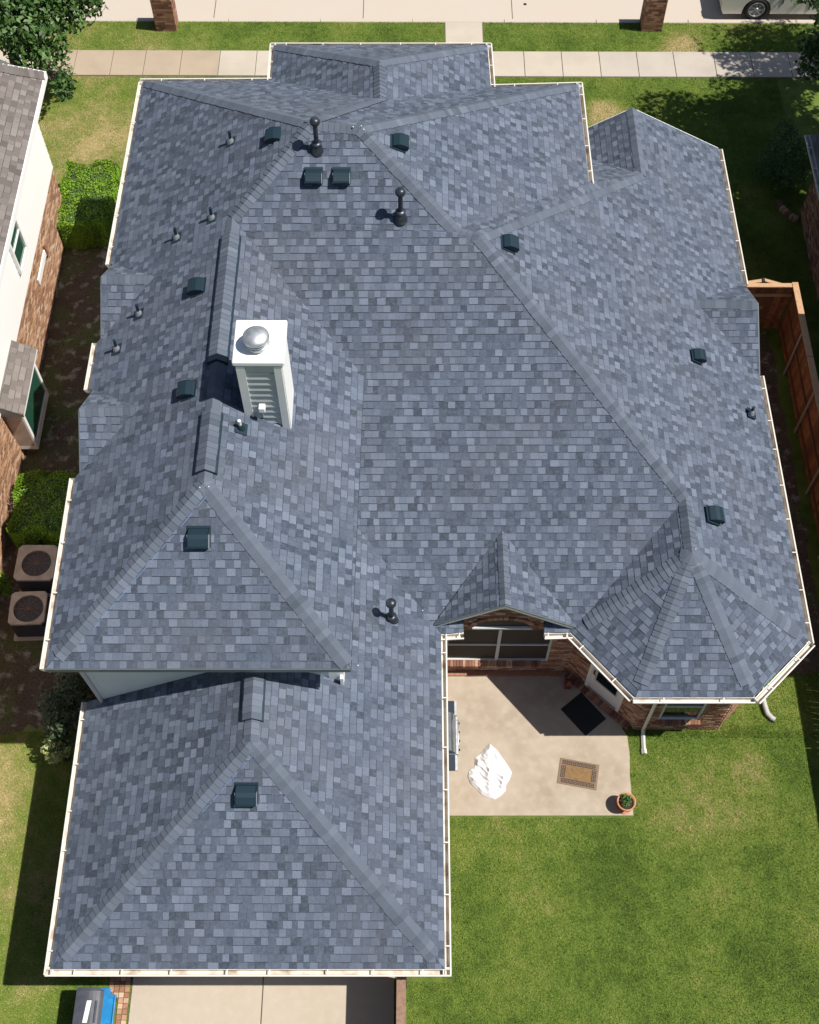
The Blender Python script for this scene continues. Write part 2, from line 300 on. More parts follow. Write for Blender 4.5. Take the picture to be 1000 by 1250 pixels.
# ------------------------------------------------------------------ roof engine
class Roof:
    def __init__(s): s.tabs=[]; s.caps=[]; s.deck=MB()
    def face(s, pts, down=None, g0=.154, wmin=.10, wmax=.20, seed=0, tone=0.0):
        r=random.Random(seed*31+5)
        pts=[Vector(p) for p in pts]
        n=Vector((0,0,0))
        for i in range(len(pts)): n+=(pts[i]-pts[0]).cross(pts[(i+1)%len(pts)]-pts[0])
        n.normalize()
        if n.z<0: n=-n; pts=pts[::-1]
        tris=tessellate_polygon([pts]); tr=[]
        for t in tris:
            a,b,c=[pts[i] for i in t]; m=(b-a).cross(c-a)
            if m.length<1e-5: continue
            m.normalize()
            if m.z<0: b,c=c,b; m=-m
            if m.z<.2: continue
            tr.append((a,b,c,m))
        s.deck.add(pts,[tuple(t) for t in tris],.5)
        if down is None: d=Vector((n.x,n.y)).normalized()
        else: d=Vector(down).normalized()
        e=Vector((-d.y,d.x))
        slope=abs(Vector((n.x,n.y)).length/n.z); g=g0/math.sqrt(1+slope*slope)
        vv=[-(p.x*d.x+p.y*d.y) for p in pts]; uu=[p.x*e.x+p.y*e.y for p in pts]
        v0=min(vv)-.02; rows=int((max(vv)-v0)/g)+1
        pre=[]
        for (a,b,c,m) in tr:
            q=[(p.x*e.x+p.y*e.y, -(p.x*d.x+p.y*d.y)) for p in (a,b,c)]
            ar=(q[1][0]-q[0][0])*(q[2][1]-q[0][1])-(q[1][1]-q[0][1])*(q[2][0]-q[0][0])
            if ar<0: q=[q[0],q[2],q[1]]
            pre.append((q,min(x[0] for x in q),max(x[0] for x in q),min(x[1] for x in q),max(x[1] for x in q),a,m))
        for k in range(rows):
            ya=v0+k*g; yb=ya+g; u=min(uu)-r.uniform(0,.3)
            last=r.random()
            while u<max(uu):
                wd=r.uniform(wmin,wmax)
                if r.random()<.06: wd*=1.5
                x=r.random()
                same=False
                if last>.5: tone_=r.choice([.08,.22,.30,.36,.40,.44,.46]) if x<.62 else r.choice([.58,.66,.74,.84])
                else: tone_=r.choice([.56,.62,.66,.72,.76,.82,.90,.97]) if x<.70 else r.choice([.16,.28,.38,.46])
                t=min(1,max(0,tone_+r.uniform(-.03,.03)+tone)); last=tone_
                hi_=tone_>.5
                hb=.0075 if hi_ else .003
                hb+=r.uniform(0,.002)
                gp=.0006 if same else .0022
                x0,x1=u+gp,u+wd-.0006; y0=ya+(.016 if hi_ else .003)+r.uniform(-.001,.001)  # wider gap below raised tabs bares dark deck as a painted shadow line
                rect=[(x0,y0),(x1,y0),(x1,yb+.004),(x0,yb+.004)]
                pieces=[]
                for (q,ua,ub,va,vb,a,m) in pre:
                    if x1<ua or x0>ub or yb<va or y0>vb: continue
                    poly=rect
                    for i in range(3):
                        p0=q[i]; p1=q[(i+1)%3]; ex,ey=p1[0]-p0[0],p1[1]-p0[1]; out=[]
                        if not poly: break
                        for j in range(len(poly)):
                            A=poly[j]; B=poly[(j+1)%len(poly)]
                            sa=ex*(A[1]-p0[1])-ey*(A[0]-p0[0]); sb=ex*(B[1]-p0[1])-ey*(B[0]-p0[0])
                            if sa>=-1e-9: out.append(A)
                            if (sa>1e-9 and sb<-1e-9) or (sa<-1e-9 and sb>1e-9):
                                tt=sa/(sa-sb); out.append((A[0]+(B[0]-A[0])*tt,A[1]+(B[1]-A[1])*tt))
                        poly=out
                    if len(poly)<3: continue
                    def P(c,h):
                        X=c[0]*e.x-c[1]*d.x; Y=c[0]*e.y-c[1]*d.y
                        Z=a.z-(m.x*(X-a.x)+m.y*(Y-a.y))/m.z
                        return V(X,Y,Z)+m*h
                    top=[P(c,.003+(hb)*(yb+.004-c[1])/(g)) for c in poly]; bot=[P(c,-.004) for c in poly]
                    nn=len(poly); fs=[tuple(range(nn))]; 
                    for j in range(nn):
                        A=poly[j];B=poly[(j+1)%nn]
                        onb=abs(A[1]-y0)<1e-6 and abs(B[1]-y0)<1e-6
                        onl=abs(A[0]-x0)<1e-6 and abs(B[0]-x0)<1e-6; onr=abs(A[0]-x1)<1e-6 and abs(B[0]-x1)<1e-6
                        if onb or onl or onr: fs.append((j,nn+j,nn+(j+1)%nn,(j+1)%nn))
                    pieces.append((top+bot,fs))
                if pieces:
                    c=sum((p for p in pieces[0][0]),V(0,0,0))/len(pieces[0][0])
                    whole=len(pieces)==1 and len(pieces[0][0])==8
                    s.tabs.append((pieces,t,(c-CAMP).length,whole,c))
                u+=wd
        return (n, sum(pts,V(0,0,0))/len(pts))
    def cap(s, A, B, nL, nR, wing=.165, lift=.016, exp=.125, seed=1, tone=.5, start=0.0, end=0.0):
        r=random.Random(seed*17+3); A=Vector(A);B=Vector(B); ax=(B-A); L=ax.length; ax.normalize()
        out=[]
        up=(nL+nR).normalized()
        wl=nL.cross(ax).normalized(); wr=nR.cross(ax).normalized()
        if wl.dot(nR)>0: wl=-wl
        if wr.dot(nL)>0: wr=-wr
        if nL==nR: wr=-wl
        # A is the low end
        k=0; x=start
        while x<L-end-.01:
            x2=min(x+exp+.012,L-end)
            j=r.uniform(-.008,.008); t=min(1,max(0,tone+r.choice([-.5,-.3,-.15,0,.15,.3,.5])*r.random()))
            prof=[(wl*(wing+j),nL*.002),(wl*wing*.45,nL*.006),(V(0,0,0),up*.010),(wr*wing*.45,nR*.006),(wr*(wing-j),nR*.002)]
            lo=[A+ax*x+a+b+up*(lift+.008) for a,b in prof]; hi=[A+ax*x2+a+b+up*lift*.6 for a,b in prof]
            bt=[A+ax*x+a*1.0-up*.004 for a,b in prof]
            vs=lo+hi+bt; fs=[(i,i+1,6+i,5+i) for i in range(4)]+[(10+i,11+i,i+1,i) for i in range(4)]
            c=(lo[2]+hi[2])/2
            s.caps.append(([(vs,fs)],t,(c-CAMP).length,True,c)); x+=exp
    def build(s, parent, sh, cp, dk, name='roof', limit=290, occl=None):
        ro=s.deck.build(name, dk, parent)
        for lst,nm,m in ((s.tabs,'shingle',sh),(s.caps,'ridge_cap',cp)):
            if not lst: continue
            def inframe(c):
                d=c-CAMP; w_=d.dot(FWD); u=500+FPX*d.dot(RGT)/w_; v=625-FPX*d.dot(UPV)/w_; return 5<u<995 and 5<v<1245
            idx=[i for i in range(len(lst)) if lst[i][3] and inframe(lst[i][4])]
            idx.sort(key=lambda i:lst[i][2]); own=set(idx[:limit] if len(lst)>limit else range(len(lst)))
            rest=MB()
            for i,(pieces,t,_,_,c) in enumerate(lst):
                if i in own:
                    q=MB()
                    for vs,fs in pieces: q.add(vs,fs,t)
                    q.build(nm, m, ro, origin=c)
                else:
                    for vs,fs in pieces: rest.add(vs,fs,t)
            if rest.f: rest.build(nm+'s' if nm!='ridge_cap' else 'ridge_caps', m, ro, kind='stuff')
        return ro

def plane(*p):
    a,b,c=[Vector(q) for q in p[:3]]; n=(b-a).cross(c-a).normalized()
    if n.z<0: n=-n
    return (n,a)
S={'a1': (-6.654, 24.284, 5.489), 'a2': (-3.47, 24.331, 5.486), 'b1': (-3.487, 25.643, 5.48), 'b2': (1.913, 25.663, 5.484), 'b3': (1.95, 24.13, 5.476), 'b5': (-0.756, 23.113, 7.06), 'b6': (-0.717, 21.831, 7.055), 'T1': (-2.091, 19.66, 8.335), 'T2': (-1.065, 19.543, 8.313), 'a3': (4.122, 24.224, 5.48), 'e1': (4.149, 20.886, 5.47), 'K1': (0.92, 17.78, 7.169), 'K2': (1.414, 17.633, 7.134), 'G': (5.686, 22.281, 4.378), 'R1': (5.676, 24.643, 4.375), 'RL': (4.624, 24.655, 3.71), 'NL': (4.629, 23.524, 3.703), 'R2': (8.31, 25.018, 2.683), 'R3': (8.352, 20.26, 2.679), 'D3a': (6.765, 18.821, 3.687), 'D3b': (8.243, 18.785, 3.677), 'D3s': (8.336, 17.406, 2.679), 'E6': (8.383, 10.486, 2.683), 'Q1': (5.762, 13.01, 4.287), 'TP': (5.746, 11.698, 4.301), 'S3': (7.032, 9.194, 2.743), 'S2': (4.616, 9.18, 2.756), 'M1': (1.927, 12.436, 3.881), 'M2': (1.933, 10.721, 3.881), 'PEs': (0.654, 3.891, 2.78), 'W1': (-3.73, 17.985, 7.296), 'W2': (-3.752, 11.489, 7.29), 'w1': (-6.707, 18.335, 5.485), 'w2': (-6.707, 16.129, 5.478), 'w3': (-6.714, 14.899, 5.48), 'w4': (-6.692, 12.719, 5.49), 'SWc': (-6.64, 8.61, 5.509), 'SEc': (-1.081, 8.618, 5.536), 'V1': (-0.988, 15.185, 5.553), 'V2': (-0.962, 12.328, 3.809), 'G1': (-2.878, 7.414, 5.01), 'GW1': (-6.524, 3.867, 2.778), 'D1a': (-5.492, 17.309, 6.225), 'D1b': (-6.611, 17.306, 6.224), 'D2a': (-5.395, 13.858, 6.286), 'D2b': (-6.581, 13.821, 6.274)}
S={k:Vector(v) for k,v in S.items()}
S['S1']=V(3.40,10.62,2.77); S['EC']=V(.652,10.57,2.76)
S['ML']=at(530,762,2.90); S['MR']=at(704,765,2.90)
S['Vw']=V(-1.40,12.76,4.075); S['Vx']=V(-1.40,15.25,5.60)
S['Gn']=V(-2.90,9.03,5.01); S['Gw']=V(-1.40,9.03,4.075); S['GW0']=V(-6.568,9.03,2.775)
s_=S
F={}
roof=Roof()
def rf(name, keys, down=None, **k):
    pts=[s_[q] if isinstance(q,str) else Vector(q) for q in keys]
    F[name]=roof.face(pts, down, seed=len(F)+1, **k)
rf('PW',['a1','T1','W1','W2','SWc','w4','D2a','w3','w2','D1a','w1'],(-1,0))
rf('FL',['a1','a2','b6','T1'],(0,1)); rf('FR',['b6','b3','a3','T2','T1'],(0,1))
rf('PRw',['b1','b5','b6','a2'],(-1,0)); rf('PRe',['b5','b2','b3','b6'],(1,0)); rf('PRn',['b1','b2','b5'],(0,1))
rf('E1',['T2','a3','e1','K1'],(1,0))
rf('PS',['T1','T2','K1','K2','Q1','S1',(2.83,10.62,2.757),(2.83,11.0,2.986),(1.13,11.0,2.986),(1.13,10.62,2.757),'EC','V2','Vw','Vx','V1','W1'],(0,-1))
rf('N2',['K1','e1','NL','G','K2'],(0,1))
rf('GBw',['R1','G','NL','RL'],(-1,0))
rf('E2',['K2','G','R1','R2','R3','D3a','D3s','E6','TP','Q1'],(1,0))
rf('TWf',['Q1','TP','S1'],(-1,0)); rf('TSW',['TP','S1','S2']); rf('TS',['TP','S2','S3'],(0,-1)); rf('TSE',['TP','S3','E6'])
rf('MWf',['M1','ML','M2'],(-1,0)); rf('ME',['M1','M2','MR'],(1,0))
rf('PEU',['W1','W2','SEc','V1'],(1,0)); rf('SW',['W2','SWc','SEc'],(0,-1))
rf('PEL',['Vw','V2','EC','PEs','G1','Gn','Gw'],(1,0))
rf('GW',['G1','GW1','GW0','Gn'],(-1,0)); rf('GS',['G1','GW1','PEs'],(0,-1))
w1b=s_['w1']+V(.1,-.02,.0)
rf('D1n',['D1a','D1b',(-6.62,18.33,5.50),'w1'],(0,1)); rf('D1s',['D1a','D1b',(-6.62,16.14,5.50),'w2'],(0,-1))
rf('D2n',['D2a','D2b',(-6.60,14.9,5.50),'w3'],(0,1)); rf('D2s',['D2a','D2b',(-6.60,12.73,5.50),'w4'],(0,-1))
rf('D3n',['D3a','D3b','R3'],(0,1)); rf('D3s',['D3a','D3b','D3s'],(0,-1))
N={k:v[0] for k,v in F.items()}
def cp(a,b,l,r,**k): roof.cap(s_[a] if isinstance(a,str) else a, s_[b] if isinstance(b,str) else b, N[l],N[r],seed=len(roof.caps),**k)
cp('a1','T1','PW','FL',start=.25); cp('W1','T1','PW','PS'); cp('b6','T1','FL','FR',tone=.65); cp('a3','T2','FR','E1',start=.25)
cp('T1','T2','FR','PS'); cp('b1','b5','PRw','PRn',start=.2); cp('b2','b5','PRe','PRn',start=.2); cp('b6','b5','PRw','PRe',wing=.16)
cp('K1','T2','E1','PS'); cp('K1','K2','N2','PS'); cp('G','K2','N2','E2'); cp('R1','G','GBw','E2',wing=.16)
cp('Q1','K2','PS','E2'); cp('TP','Q1','TWf','E2',wing=.17)
cp('S1','TP','TWf','TSW',start=.35,end=.2); cp('S2','TP','TSW','TS',start=.3,end=.2); cp('S3','TP','TS','TSE',start=.3,end=.2); cp('E6','TP','TSE','E2',start=.3,end=.2)
cp('M2','M1','MWf','ME',wing=.13)
cp('W1','W2','PW','PEU'); cp('SWc','W2','PW','SW',start=.3); cp('SEc','W2','PEU','SW',start=.1)
cp('G1','Gn','GW','PEL'); cp('GW1','G1','GW','GS',start=.3); cp('PEs','G1','PEL','GS',start=.3)
cp('D1b','D1a','D1n','D1s',wing=.16); cp('D2b','D2a','D2n','D2s',wing=.16); cp('D3b','D3a','D3n','D3s',wing=.16)

house=empty('brick_house',(0,10,0),label='large house with the blue grey shingle hip roof filling the middle of the picture',cat='house')
# ridge vents: raised black baffles with caps on top
def ridge_vent(A,B,l,r,n1,n2):
    A=Vector(A);B=Vector(B); ax=(B-A).normalized(); up=V(0,0,1)
    g=MB(); w_=.205
    cs=[]
    for p in (A,B):
        sl=.617
        cs.append([p+V(-w_,0,-w_*sl-.01),p+V(-w_,0,-w_*sl+.085),p+V(0,0,.085),p+V(w_,0,-w_*sl+.085),p+V(w_,0,-w_*sl-.01)])
    vs=cs[0]+cs[1]; g.add(vs,[(i,i+1,6+i,5+i) for i in range(4)]+[(0,1,2,3,4),(9,8,7,6,5)])
    rv=g.build('ridge_vent', VENT, house)
    q=Roof(); q.cap(A+up*.085,B+up*.085,N[n1],N[n2],wing=.21,seed=int(abs(A.y)*10),lift=.006)
    for pieces,t,_,_,c in q.caps:
        z=MB()
        for vs,fs in pieces: z.add(vs,fs,t)
        z.build('vent_cap', SHCAP, rv, origin=c)
def ridge_pt(v, a, b):     # point on ridge a-b at image row v
    a,b=s_[a],s_[b]; best=None
    for i in range(401):
        p=a.lerp(b,i/400); d=p-CAMP; vv=625-FPX*d.dot(UPV)/d.dot(FWD)
        if best is None or abs(vv-v)<best[0]: best=(abs(vv-v),p)
    return best[1]
ridge_vent(ridge_pt(441,'W1','W2'),ridge_pt(286,'W1','W2'),0,0,'PW','PEU')
ridge_vent(ridge_pt(576,'W1','W2'),ridge_pt(502,'W1','W2'),0,0,'PW','PEU')
ridge_vent(ridge_pt(879,'G1','Gn'),s_['Gn']+V(0,-.03,0),0,0,'GW','PEL')

roof_obj=roof.build(house, SH, SHCAP, DECK)
g=MB(); tpp=s_['TP']; g.lathe([(.24,-.105),(.13,-.035),(.001,.03)],tuple(tpp),10,smooth=False); g.build('apex_cap',SHCAP,roof_obj)
# blue chalk line left beside two hips
for (a,b,off) in (('SWc','W2',V(.20,-.0,-.10)),('GW1','G1',V(.20,0,-.12))):
    A,B=s_[a],s_[b]; n=N['SW'] if a=='SWc' else N['GS']
    g=MB(); P0=A.lerp(B,.25 if a=='SWc' else .72); P1=A.lerp(B,.97)
    sd=n.cross((B-A).normalized()).normalized()
    if sd.x<0: sd=-sd
    q0=P0+sd*.185+n*.016; q1=P1+sd*.185+n*.016
    
    rr_=random.Random(4); t=0.0
    while t<1:
        t2=min(1,t+rr_.uniform(.03,.12)); a_=q0.lerp(q1,t); b_=q0.lerp(q1,t2); g.add([a_,a_+sd*.012,b_+sd*.012,b_],[(0,1,2,3)]); t=t2+rr_.uniform(.01,.06)
    g.build('chalk_line', BLUECH, roof_obj)
# silver sealant dabs
for (u,v,f) in ((431,156,'FR'),(441,155,'FR'),(444,159,'E1'),(244,596,'PW'),(255,595,'PEU'),(437,813,'PEL'),(516,746,'PEL'),(849,671,'E2')):
    p=onpl(u,v,(N[f],s_[{'FR':'T2','E1':'T2','PW':'W2','PEU':'W2','PEL':'EC','E2':'TP'}[f]]))
    g=MB(); g.lathe([(.02,0),(.015,.010),(.001,.014)],(p.x,p.y,p.z+.03),8); g.build('sealant_dab', STEEL, roof_obj)

# ------------------------------------------------------------------ gutters
def gutter(P,Q,out, hang=.85, ends=(True,True), w_=.125, mi=0.0, parent=house, zoff=-.03):
    P=Vector(P)+V(0,0,zoff);Q=Vector(Q)+V(0,0,zoff); ax=(Q-P).normalized(); out=Vector(out).normalized()
    out=(out-ax*out.dot(ax)).normalized(); up=V(0,0,1)
    prof=[(0.0,.012),(0.0,-.11),(.075,-.11),(w_-.005,-.04),(w_,.008),(w_-.028,.008),(w_-.028,-.002),(w_-.014,-.008),(w_-.014,-.04),(.07,-.098),(.010,-.098),(.010,.012)]
    n=len(prof); vs=[p+out*a+up*b for p in (P,Q) for a,b in prof]
    g=MB(); outer=[0,1,2,3,4,5,6]
    for i in range(n):
        inner=i in (7,8,9,10)
        g.add([vs[i],vs[(i+1)%n],vs[n+(i+1)%n],vs[n+i]],[(0,1,2,3)],mi=1 if inner else 0)
    if ends[0]: g.add([P+out*a+up*b for a,b in prof[:5]],[(0,1,2,3,4)])
    if ends[1]: g.add([Q+out*a+up*b for a,b in prof[:5]],[(4,3,2,1,0)])
    o=g.build('gutter',[WHITE,GUTIN],parent)
    L=(Q-P).length; k=max(1,int(L/hang))
    for i in range(k):
        c=P+ax*(L*(i+.5)/k+random.uniform(-.08,.08)); h=MB()
        vs=[c+ax*a+out*b+up*z for a in(-.011,.011) for b in (-.04,w_-.01) for z in (.006,.020)]
        h.add(vs,[(0,1,3,2),(4,6,7,5),(0,4,5,1),(2,3,7,6),(0,2,6,4),(1,5,7,3)]); h.build('gutter_hanger', WHITE, o)
    # fascia board behind
    fz=MB(); b0=-.012; vs=[p+out*a+up*z for p in (P,Q) for a,z in ((b0,-.17),(b0,.0),(b0-.02,.0),(b0-.02,-.17))]
    fz.add(vs,[(i,(i+1)%4,4+(i+1)%4,4+i) for i in range(4)]+[(0,1,2,3),(7,6,5,4)]); fz.build('fascia', TRIM, parent)
    return o
W_=(-1,0,0);E_=(1,0,0);N_=(0,1,0);S_=(0,-1,0)
gutter(s_['a1'],s_['w1'],W_); gutter(s_['w2'],s_['w3'],W_); gutter(s_['w4'],s_['SWc'],W_)
gutter(s_['GW0'],s_['GW1']+V(0,-.1,0),W_); gutter(s_['GW1']+V(-.1,0,0),s_['PEs']+V(.12,0,0),S_)
gutter(s_['EC']+V(0,-.0,.02),s_['PEs']+V(0,-.1,0),E_)
gutter(s_['a2'],s_['b1']+V(0,.1,0),W_); gutter(s_['b1']+V(-.1,0,0),s_['b2']+V(.1,0,0),N_); gutter(s_['b2']+V(0,.1,0),s_['b3'],E_)
gutter(s_['a1']+V(-.1,0,0),s_['a2'],N_); gutter(s_['b3'],s_['a3']+V(.1,0,0),N_); gutter(s_['a3']+V(0,.1,0),s_['e1'],E_)
gutter(s_['R2'],s_['R3'],E_); gutter(s_['D3s'],s_['E6']+V(0,-.05,0),E_)
gutter(s_['E6']+V(.05,-.02,0),s_['S3']+V(.04,-.05,0),(1,-1,0)); gutter(s_['S3']+V(.03,0,0),s_['S2']+V(-.05,0,0),S_)
gutter(s_['S2']+V(-.04,.0,0),s_['S1']+V(-.03,-.0,0),(-1,-1,0))
gutter(s_['EC']+V(.0,0,.0),V(1.13,10.60,2.757),S_,hang=.2); gutter(V(2.83,10.60,2.757),s_['S1']+V(.02,0,-.01),S_,hang=.2)
# rake and eave trim
def trim(P,Q,drop=.14,th=.025,out=(0,-1,0),m=TRIM,name='rake_board',lift=.0):
    P=Vector(P);Q=Vector(Q); o=Vector(out); g=MB(); up=V(0,0,1)
    vs=[p+o*a+up*z for p in (P,Q) for a,z in ((0,lift-drop),(0,lift),(th,lift),(th,lift-drop))]
    g.add(vs,[(i,(i+1)%4,4+(i+1)%4,4+i) for i in range(4)]+[(0,1,2,3),(7,6,5,4)]); return g.build(name,m,house)
EDGE=mat('grey_green_drip_edge',(.13,.155,.165),rough=.4,metal=.3)
trim(s_['SWc'],s_['SEc'],out=S_,m=EDGE,name='drip_edge',drop=.12); trim(s_['SEc'],s_['V1'],out=E_,m=DECK,name='drip_edge',drop=.05,th=.01)
trim(s_['ML'],s_['M2'],out=S_,m=EDGE,drop=.05); trim(s_['M2'],s_['MR'],out=S_,m=EDGE,drop=.05)
trim(s_['ML']+V(0,.015,-.05),s_['M2']+V(0,.015,-.05),out=S_,drop=.10); trim(s_['M2']+V(0,.015,-.05),s_['MR']+V(0,.015,-.05),out=S_,drop=.10)
trim(s_['RL'],s_['R1'],out=N_); trim(s_['R1'],s_['R2'],out=N_)
for k,a,b in (('D1b','w1','w2'),('D2b','w3','w4')):
    for q in (a,b): trim(s_[k],V(s_[k].x,s_[q].y,5.5),out=W_,m=EDGE,drop=.08)
trim(s_['D3b'],s_['R3']-V(0.02,0,0),out=E_,m=EDGE,drop=.08); trim(s_['D3b'],s_['D3s'],out=E_,m=EDGE,drop=.08)

# ------------------------------------------------------------------ walls
def flatwall(pts, m, name='wall', parent=None):
    g=MB(); g.poly(pts); return g.build(name,m,parent or house)
def siding(P,Q,z0,z1,out,m,parent,board=.18,name='siding_board',topf=None):
    P=Vector((P[0],P[1],0));Q=Vector((Q[0],Q[1],0)); o=Vector(out).normalized()
    g=MB(); g.poly([P+V(0,0,z0),Q+V(0,0,z0),Q+V(0,0,z1),P+V(0,0,z1)]); wall=g.build('wall',m,parent)
    z=z0
    while z<z1-.01:
        zt=min(z+board,z1); h=MB()
        a=P+o*.003;b=Q+o*.003
        vs=[a+V(0,0,z),b+V(0,0,z),b+o*.02+V(0,0,z),a+o*.02+V(0,0,z),a+V(0,0,zt),b+V(0,0,zt),b+o*.006+V(0,0,zt),a+o*.006+V(0,0,zt)]
        h.add(vs,[(0,3,2,1),(4,5,6,7),(0,1,5,4),(1,2,6,5),(2,3,7,6),(3,0,4,7)]); h.build(name,m,wall); z+=board
    return wall
def brickwall(P,Q,z0,z1,out,m,parent,holes=(),own=0,topf=None,seed=3,bl=.215,bh=.076,name='wall',depth=.10,back=True):
    """running bond bricks from P to Q (xy), holes=(s0,s1,z0,z1); real bricks with recessed joints"""
    r=random.Random(seed); P=Vector((P[0],P[1],0));Q=Vector((Q[0],Q[1],0)); ax=(Q-P).normalized(); L=(Q-P).length; o=Vector(out).normalized()
    g=MB()
    # mortar face split round the holes in z bands
    zs=sorted({z0,z1,*[h[2] for h in holes],*[h[3] for h in holes]}); zs=[z for z in zs if z0<=z<=z1]
    for a,b in zip(zs[:-1],zs[1:]):
        hs=sorted([h for h in holes if h[2]<=a+1e-6 and h[3]>=b-1e-6]); x=0
        for h in hs+[(L,L,0,0)]:
            if h[0]>x+1e-4:
                q=[(x,a),(h[0],a),(h[0],b),(x,b)]
                g.poly([P+ax*s+V(0,0,min(z,topf(s) if topf else z)) for s,z in q])
            x=h[1]
    for h in holes:   # reveals
        for (s0,za,s1,zb) in ((h[0],h[2],h[0],h[3]),(h[1],h[2],h[1],h[3]),(h[0],h[3],h[1],h[3]),(h[0],h[2],h[1],h[2])):
            g.poly([P+ax*s0+V(0,0,za),P+ax*s1+V(0,0,zb),P+ax*s1+V(0,0,zb)-o*depth,P+ax*s0+V(0,0,za)-o*depth])
    wall=g.build(name,MORTAR,parent)
    rest=MB(); cnt=0; z=z0; row=0
    while z<z1-.02:
        x=-(bl/2 if row%2 else 0)
        while x<L:
            a=max(x,0)+.005;b=min(x+bl,L)-.005; za=z+.005; zb=min(z+bh,z1)-.005
            segs=[(a,b)]
            for h in holes:
                if h[2]<zb-.02 and h[3]>za+.02:
                    ns=[]
                    for (p,q) in segs:
                        if h[1]<=p or h[0]>=q: ns.append((p,q)); continue
                        if h[0]-p>.03: ns.append((p,h[0]-.002))
                        if q-h[1]>.03: ns.append((h[1]+.002,q))
                    segs=ns
            for (p,q) in segs:
                if q-p<.03: continue
                if topf and (min(topf(p),topf(q))<zb): continue
                d_=.012+r.uniform(0,.006); t=r.random()
                vs=[P+ax*s+o*y+V(0,0,zz) for zz in (za,zb) for s,y in ((p,-.002),(q,-.002),(q-.003,d_),(p+.003,d_))]
                fs=[(0,1,2,3),(7,6,5,4),(1,5,6,2),(2,6,7,3),(3,7,4,0)]
                if cnt<own:
                    k=MB(); k.add(vs,fs,t); k.build('brick',m,wall,origin=vs[0])
                else: rest.add(vs,fs,t)
                cnt+=1
            x+=bl
        z+=bh; row+=1
    if rest.f: rest.build('bricks',m,wall,kind='stuff')
    return wall
def window(P,Q,z0,z1,out,parent,glass=GLASS,frame=FRAME,fw_=.06,vert=(),horiz=(),inset=.05,name='window',paneframe=.035):
    P=Vector((P[0],P[1],0));Q=Vector((Q[0],Q[1],0)); ax=(Q-P).normalized(); L=(Q-P).length; o=Vector(out).normalized()
    m4=Matrix((ax,o,V(0,0,1))).transposed().to_4x4(); m4.translation=P-o*inset
    if ax.cross(o).z<0: pass
    g=MB()
    for (a,b,c,d) in ((0,fw_,z0,z1),(L-fw_,L,z0,z1),(fw_,L-fw_,z0,z0+fw_),(fw_,L-fw_,z1-fw_,z1)): g.box((a,-.02,c),(b,.05,d),mat=m4)
    fr=g.build(name,frame,parent)
    vx=[fw_]+[fw_+v*(L-2*fw_) for v in vert]+[L-fw_]; hz=[z0+fw_]+[z0+fw_+h*(z1-z0-2*fw_) for h in horiz]+[z1-fw_]
    for v in vx[1:-1]:
        k=MB(); k.box((v-paneframe,-.015,z0+fw_),(v+paneframe,.045,z1-fw_),mat=m4); k.build('mullion',frame,fr)
    for h in hz[1:-1]:
        k=MB(); k.box((fw_,-.01,h-paneframe*.6),(L-fw_,.035,h+paneframe*.6),mat=m4); k.build('glazing_bar',frame,fr)
    for i in range(len(vx)-1):
        for j in range(len(hz)-1):
            k=MB(); k.box((vx[i],-.012,hz[j]),(vx[i+1],.006,hz[j+1]),mat=m4); k.build('pane',glass,fr)
    return fr
# patio recess wall with the big screened windows
zt=2.60
brickwall((.32,10.88),(3.62,10.88),0,zt,S_,BRICK,house,holes=[(.47,2.80,.62,2.42)],own=150,seed=4)
window((.79,10.88),(3.12,10.88),.62,2.42,S_,house,glass=SCREEN,frame=FRAME,fw_=.05,vert=(.5,),horiz=(.46,),inset=.06,paneframe=.035)
g=MB()
for i in range(36):     # sloping rowlock sill
    x=.42+i*.0705
    g.add([V(x+.004,10.90,.66),V(x+.066,10.90,.66),V(x+.066,10.76,.60),V(x+.004,10.76,.60),V(x+.004,10.90,.56),V(x+.066,10.90,.56),V(x+.066,10.76,.52),V(x+.004,10.76,.52)],[(0,3,2,1),(4,5,6,7),(2,3,7,6),(1,2,6,5),(3,0,4,7)],random.random())
    if g.f: g.build('sill_brick',BRICK,house); g=MB()
g=MB(); g.box((.34,10.74,.0),(3.5,10.86,.10)); g.build('brick_footing',BRICK,house)
# gable wall above with an arched window
def gtop(s): 
    x=1.13+s; return 3.80-abs(x-1.933)*.62
brickwall((1.13,10.84),(2.83,10.84),2.42,3.85,S_,BRICK,house,topf=gtop,seed=9,holes=[(.30,1.34,2.62,2.98)])
g=MB(); cx,cz,rx,rz=1.955,2.62,.60,.36
arc=[(cx+rx*math.cos(t),cz+rz*math.sin(t)) for t in [math.pi*i/16 for i in range(17)]]
g.poly([(x,10.815,z) for x,z in arc]); aw=g.build('arched_window',SCREEN,house)
g=MB(); g.box((cx-rx-.03,10.76,cz-.035),(cx+rx+.03,10.83,cz+.015)); g.build('arch_sill',FRAME,aw)
for i in range(18):     # arch bricks
    t0=math.pi*(i+.06)/18; t1=math.pi*(i+.94)/18; k=MB()
    q=[(cx+(rx+a)*math.cos(t),cz+(rz+a)*math.sin(t)) for a,t in ((.0,t0),(.11,t0),(.11,t1),(.0,t1))]
    k.prism(q,Matrix(((1,0,0,0),(0,0,-1,10.825),(0,1,0,0),(0,0,0,1))),.035,random.random()*.8); k.build('arch_brick',BRICK,aw)
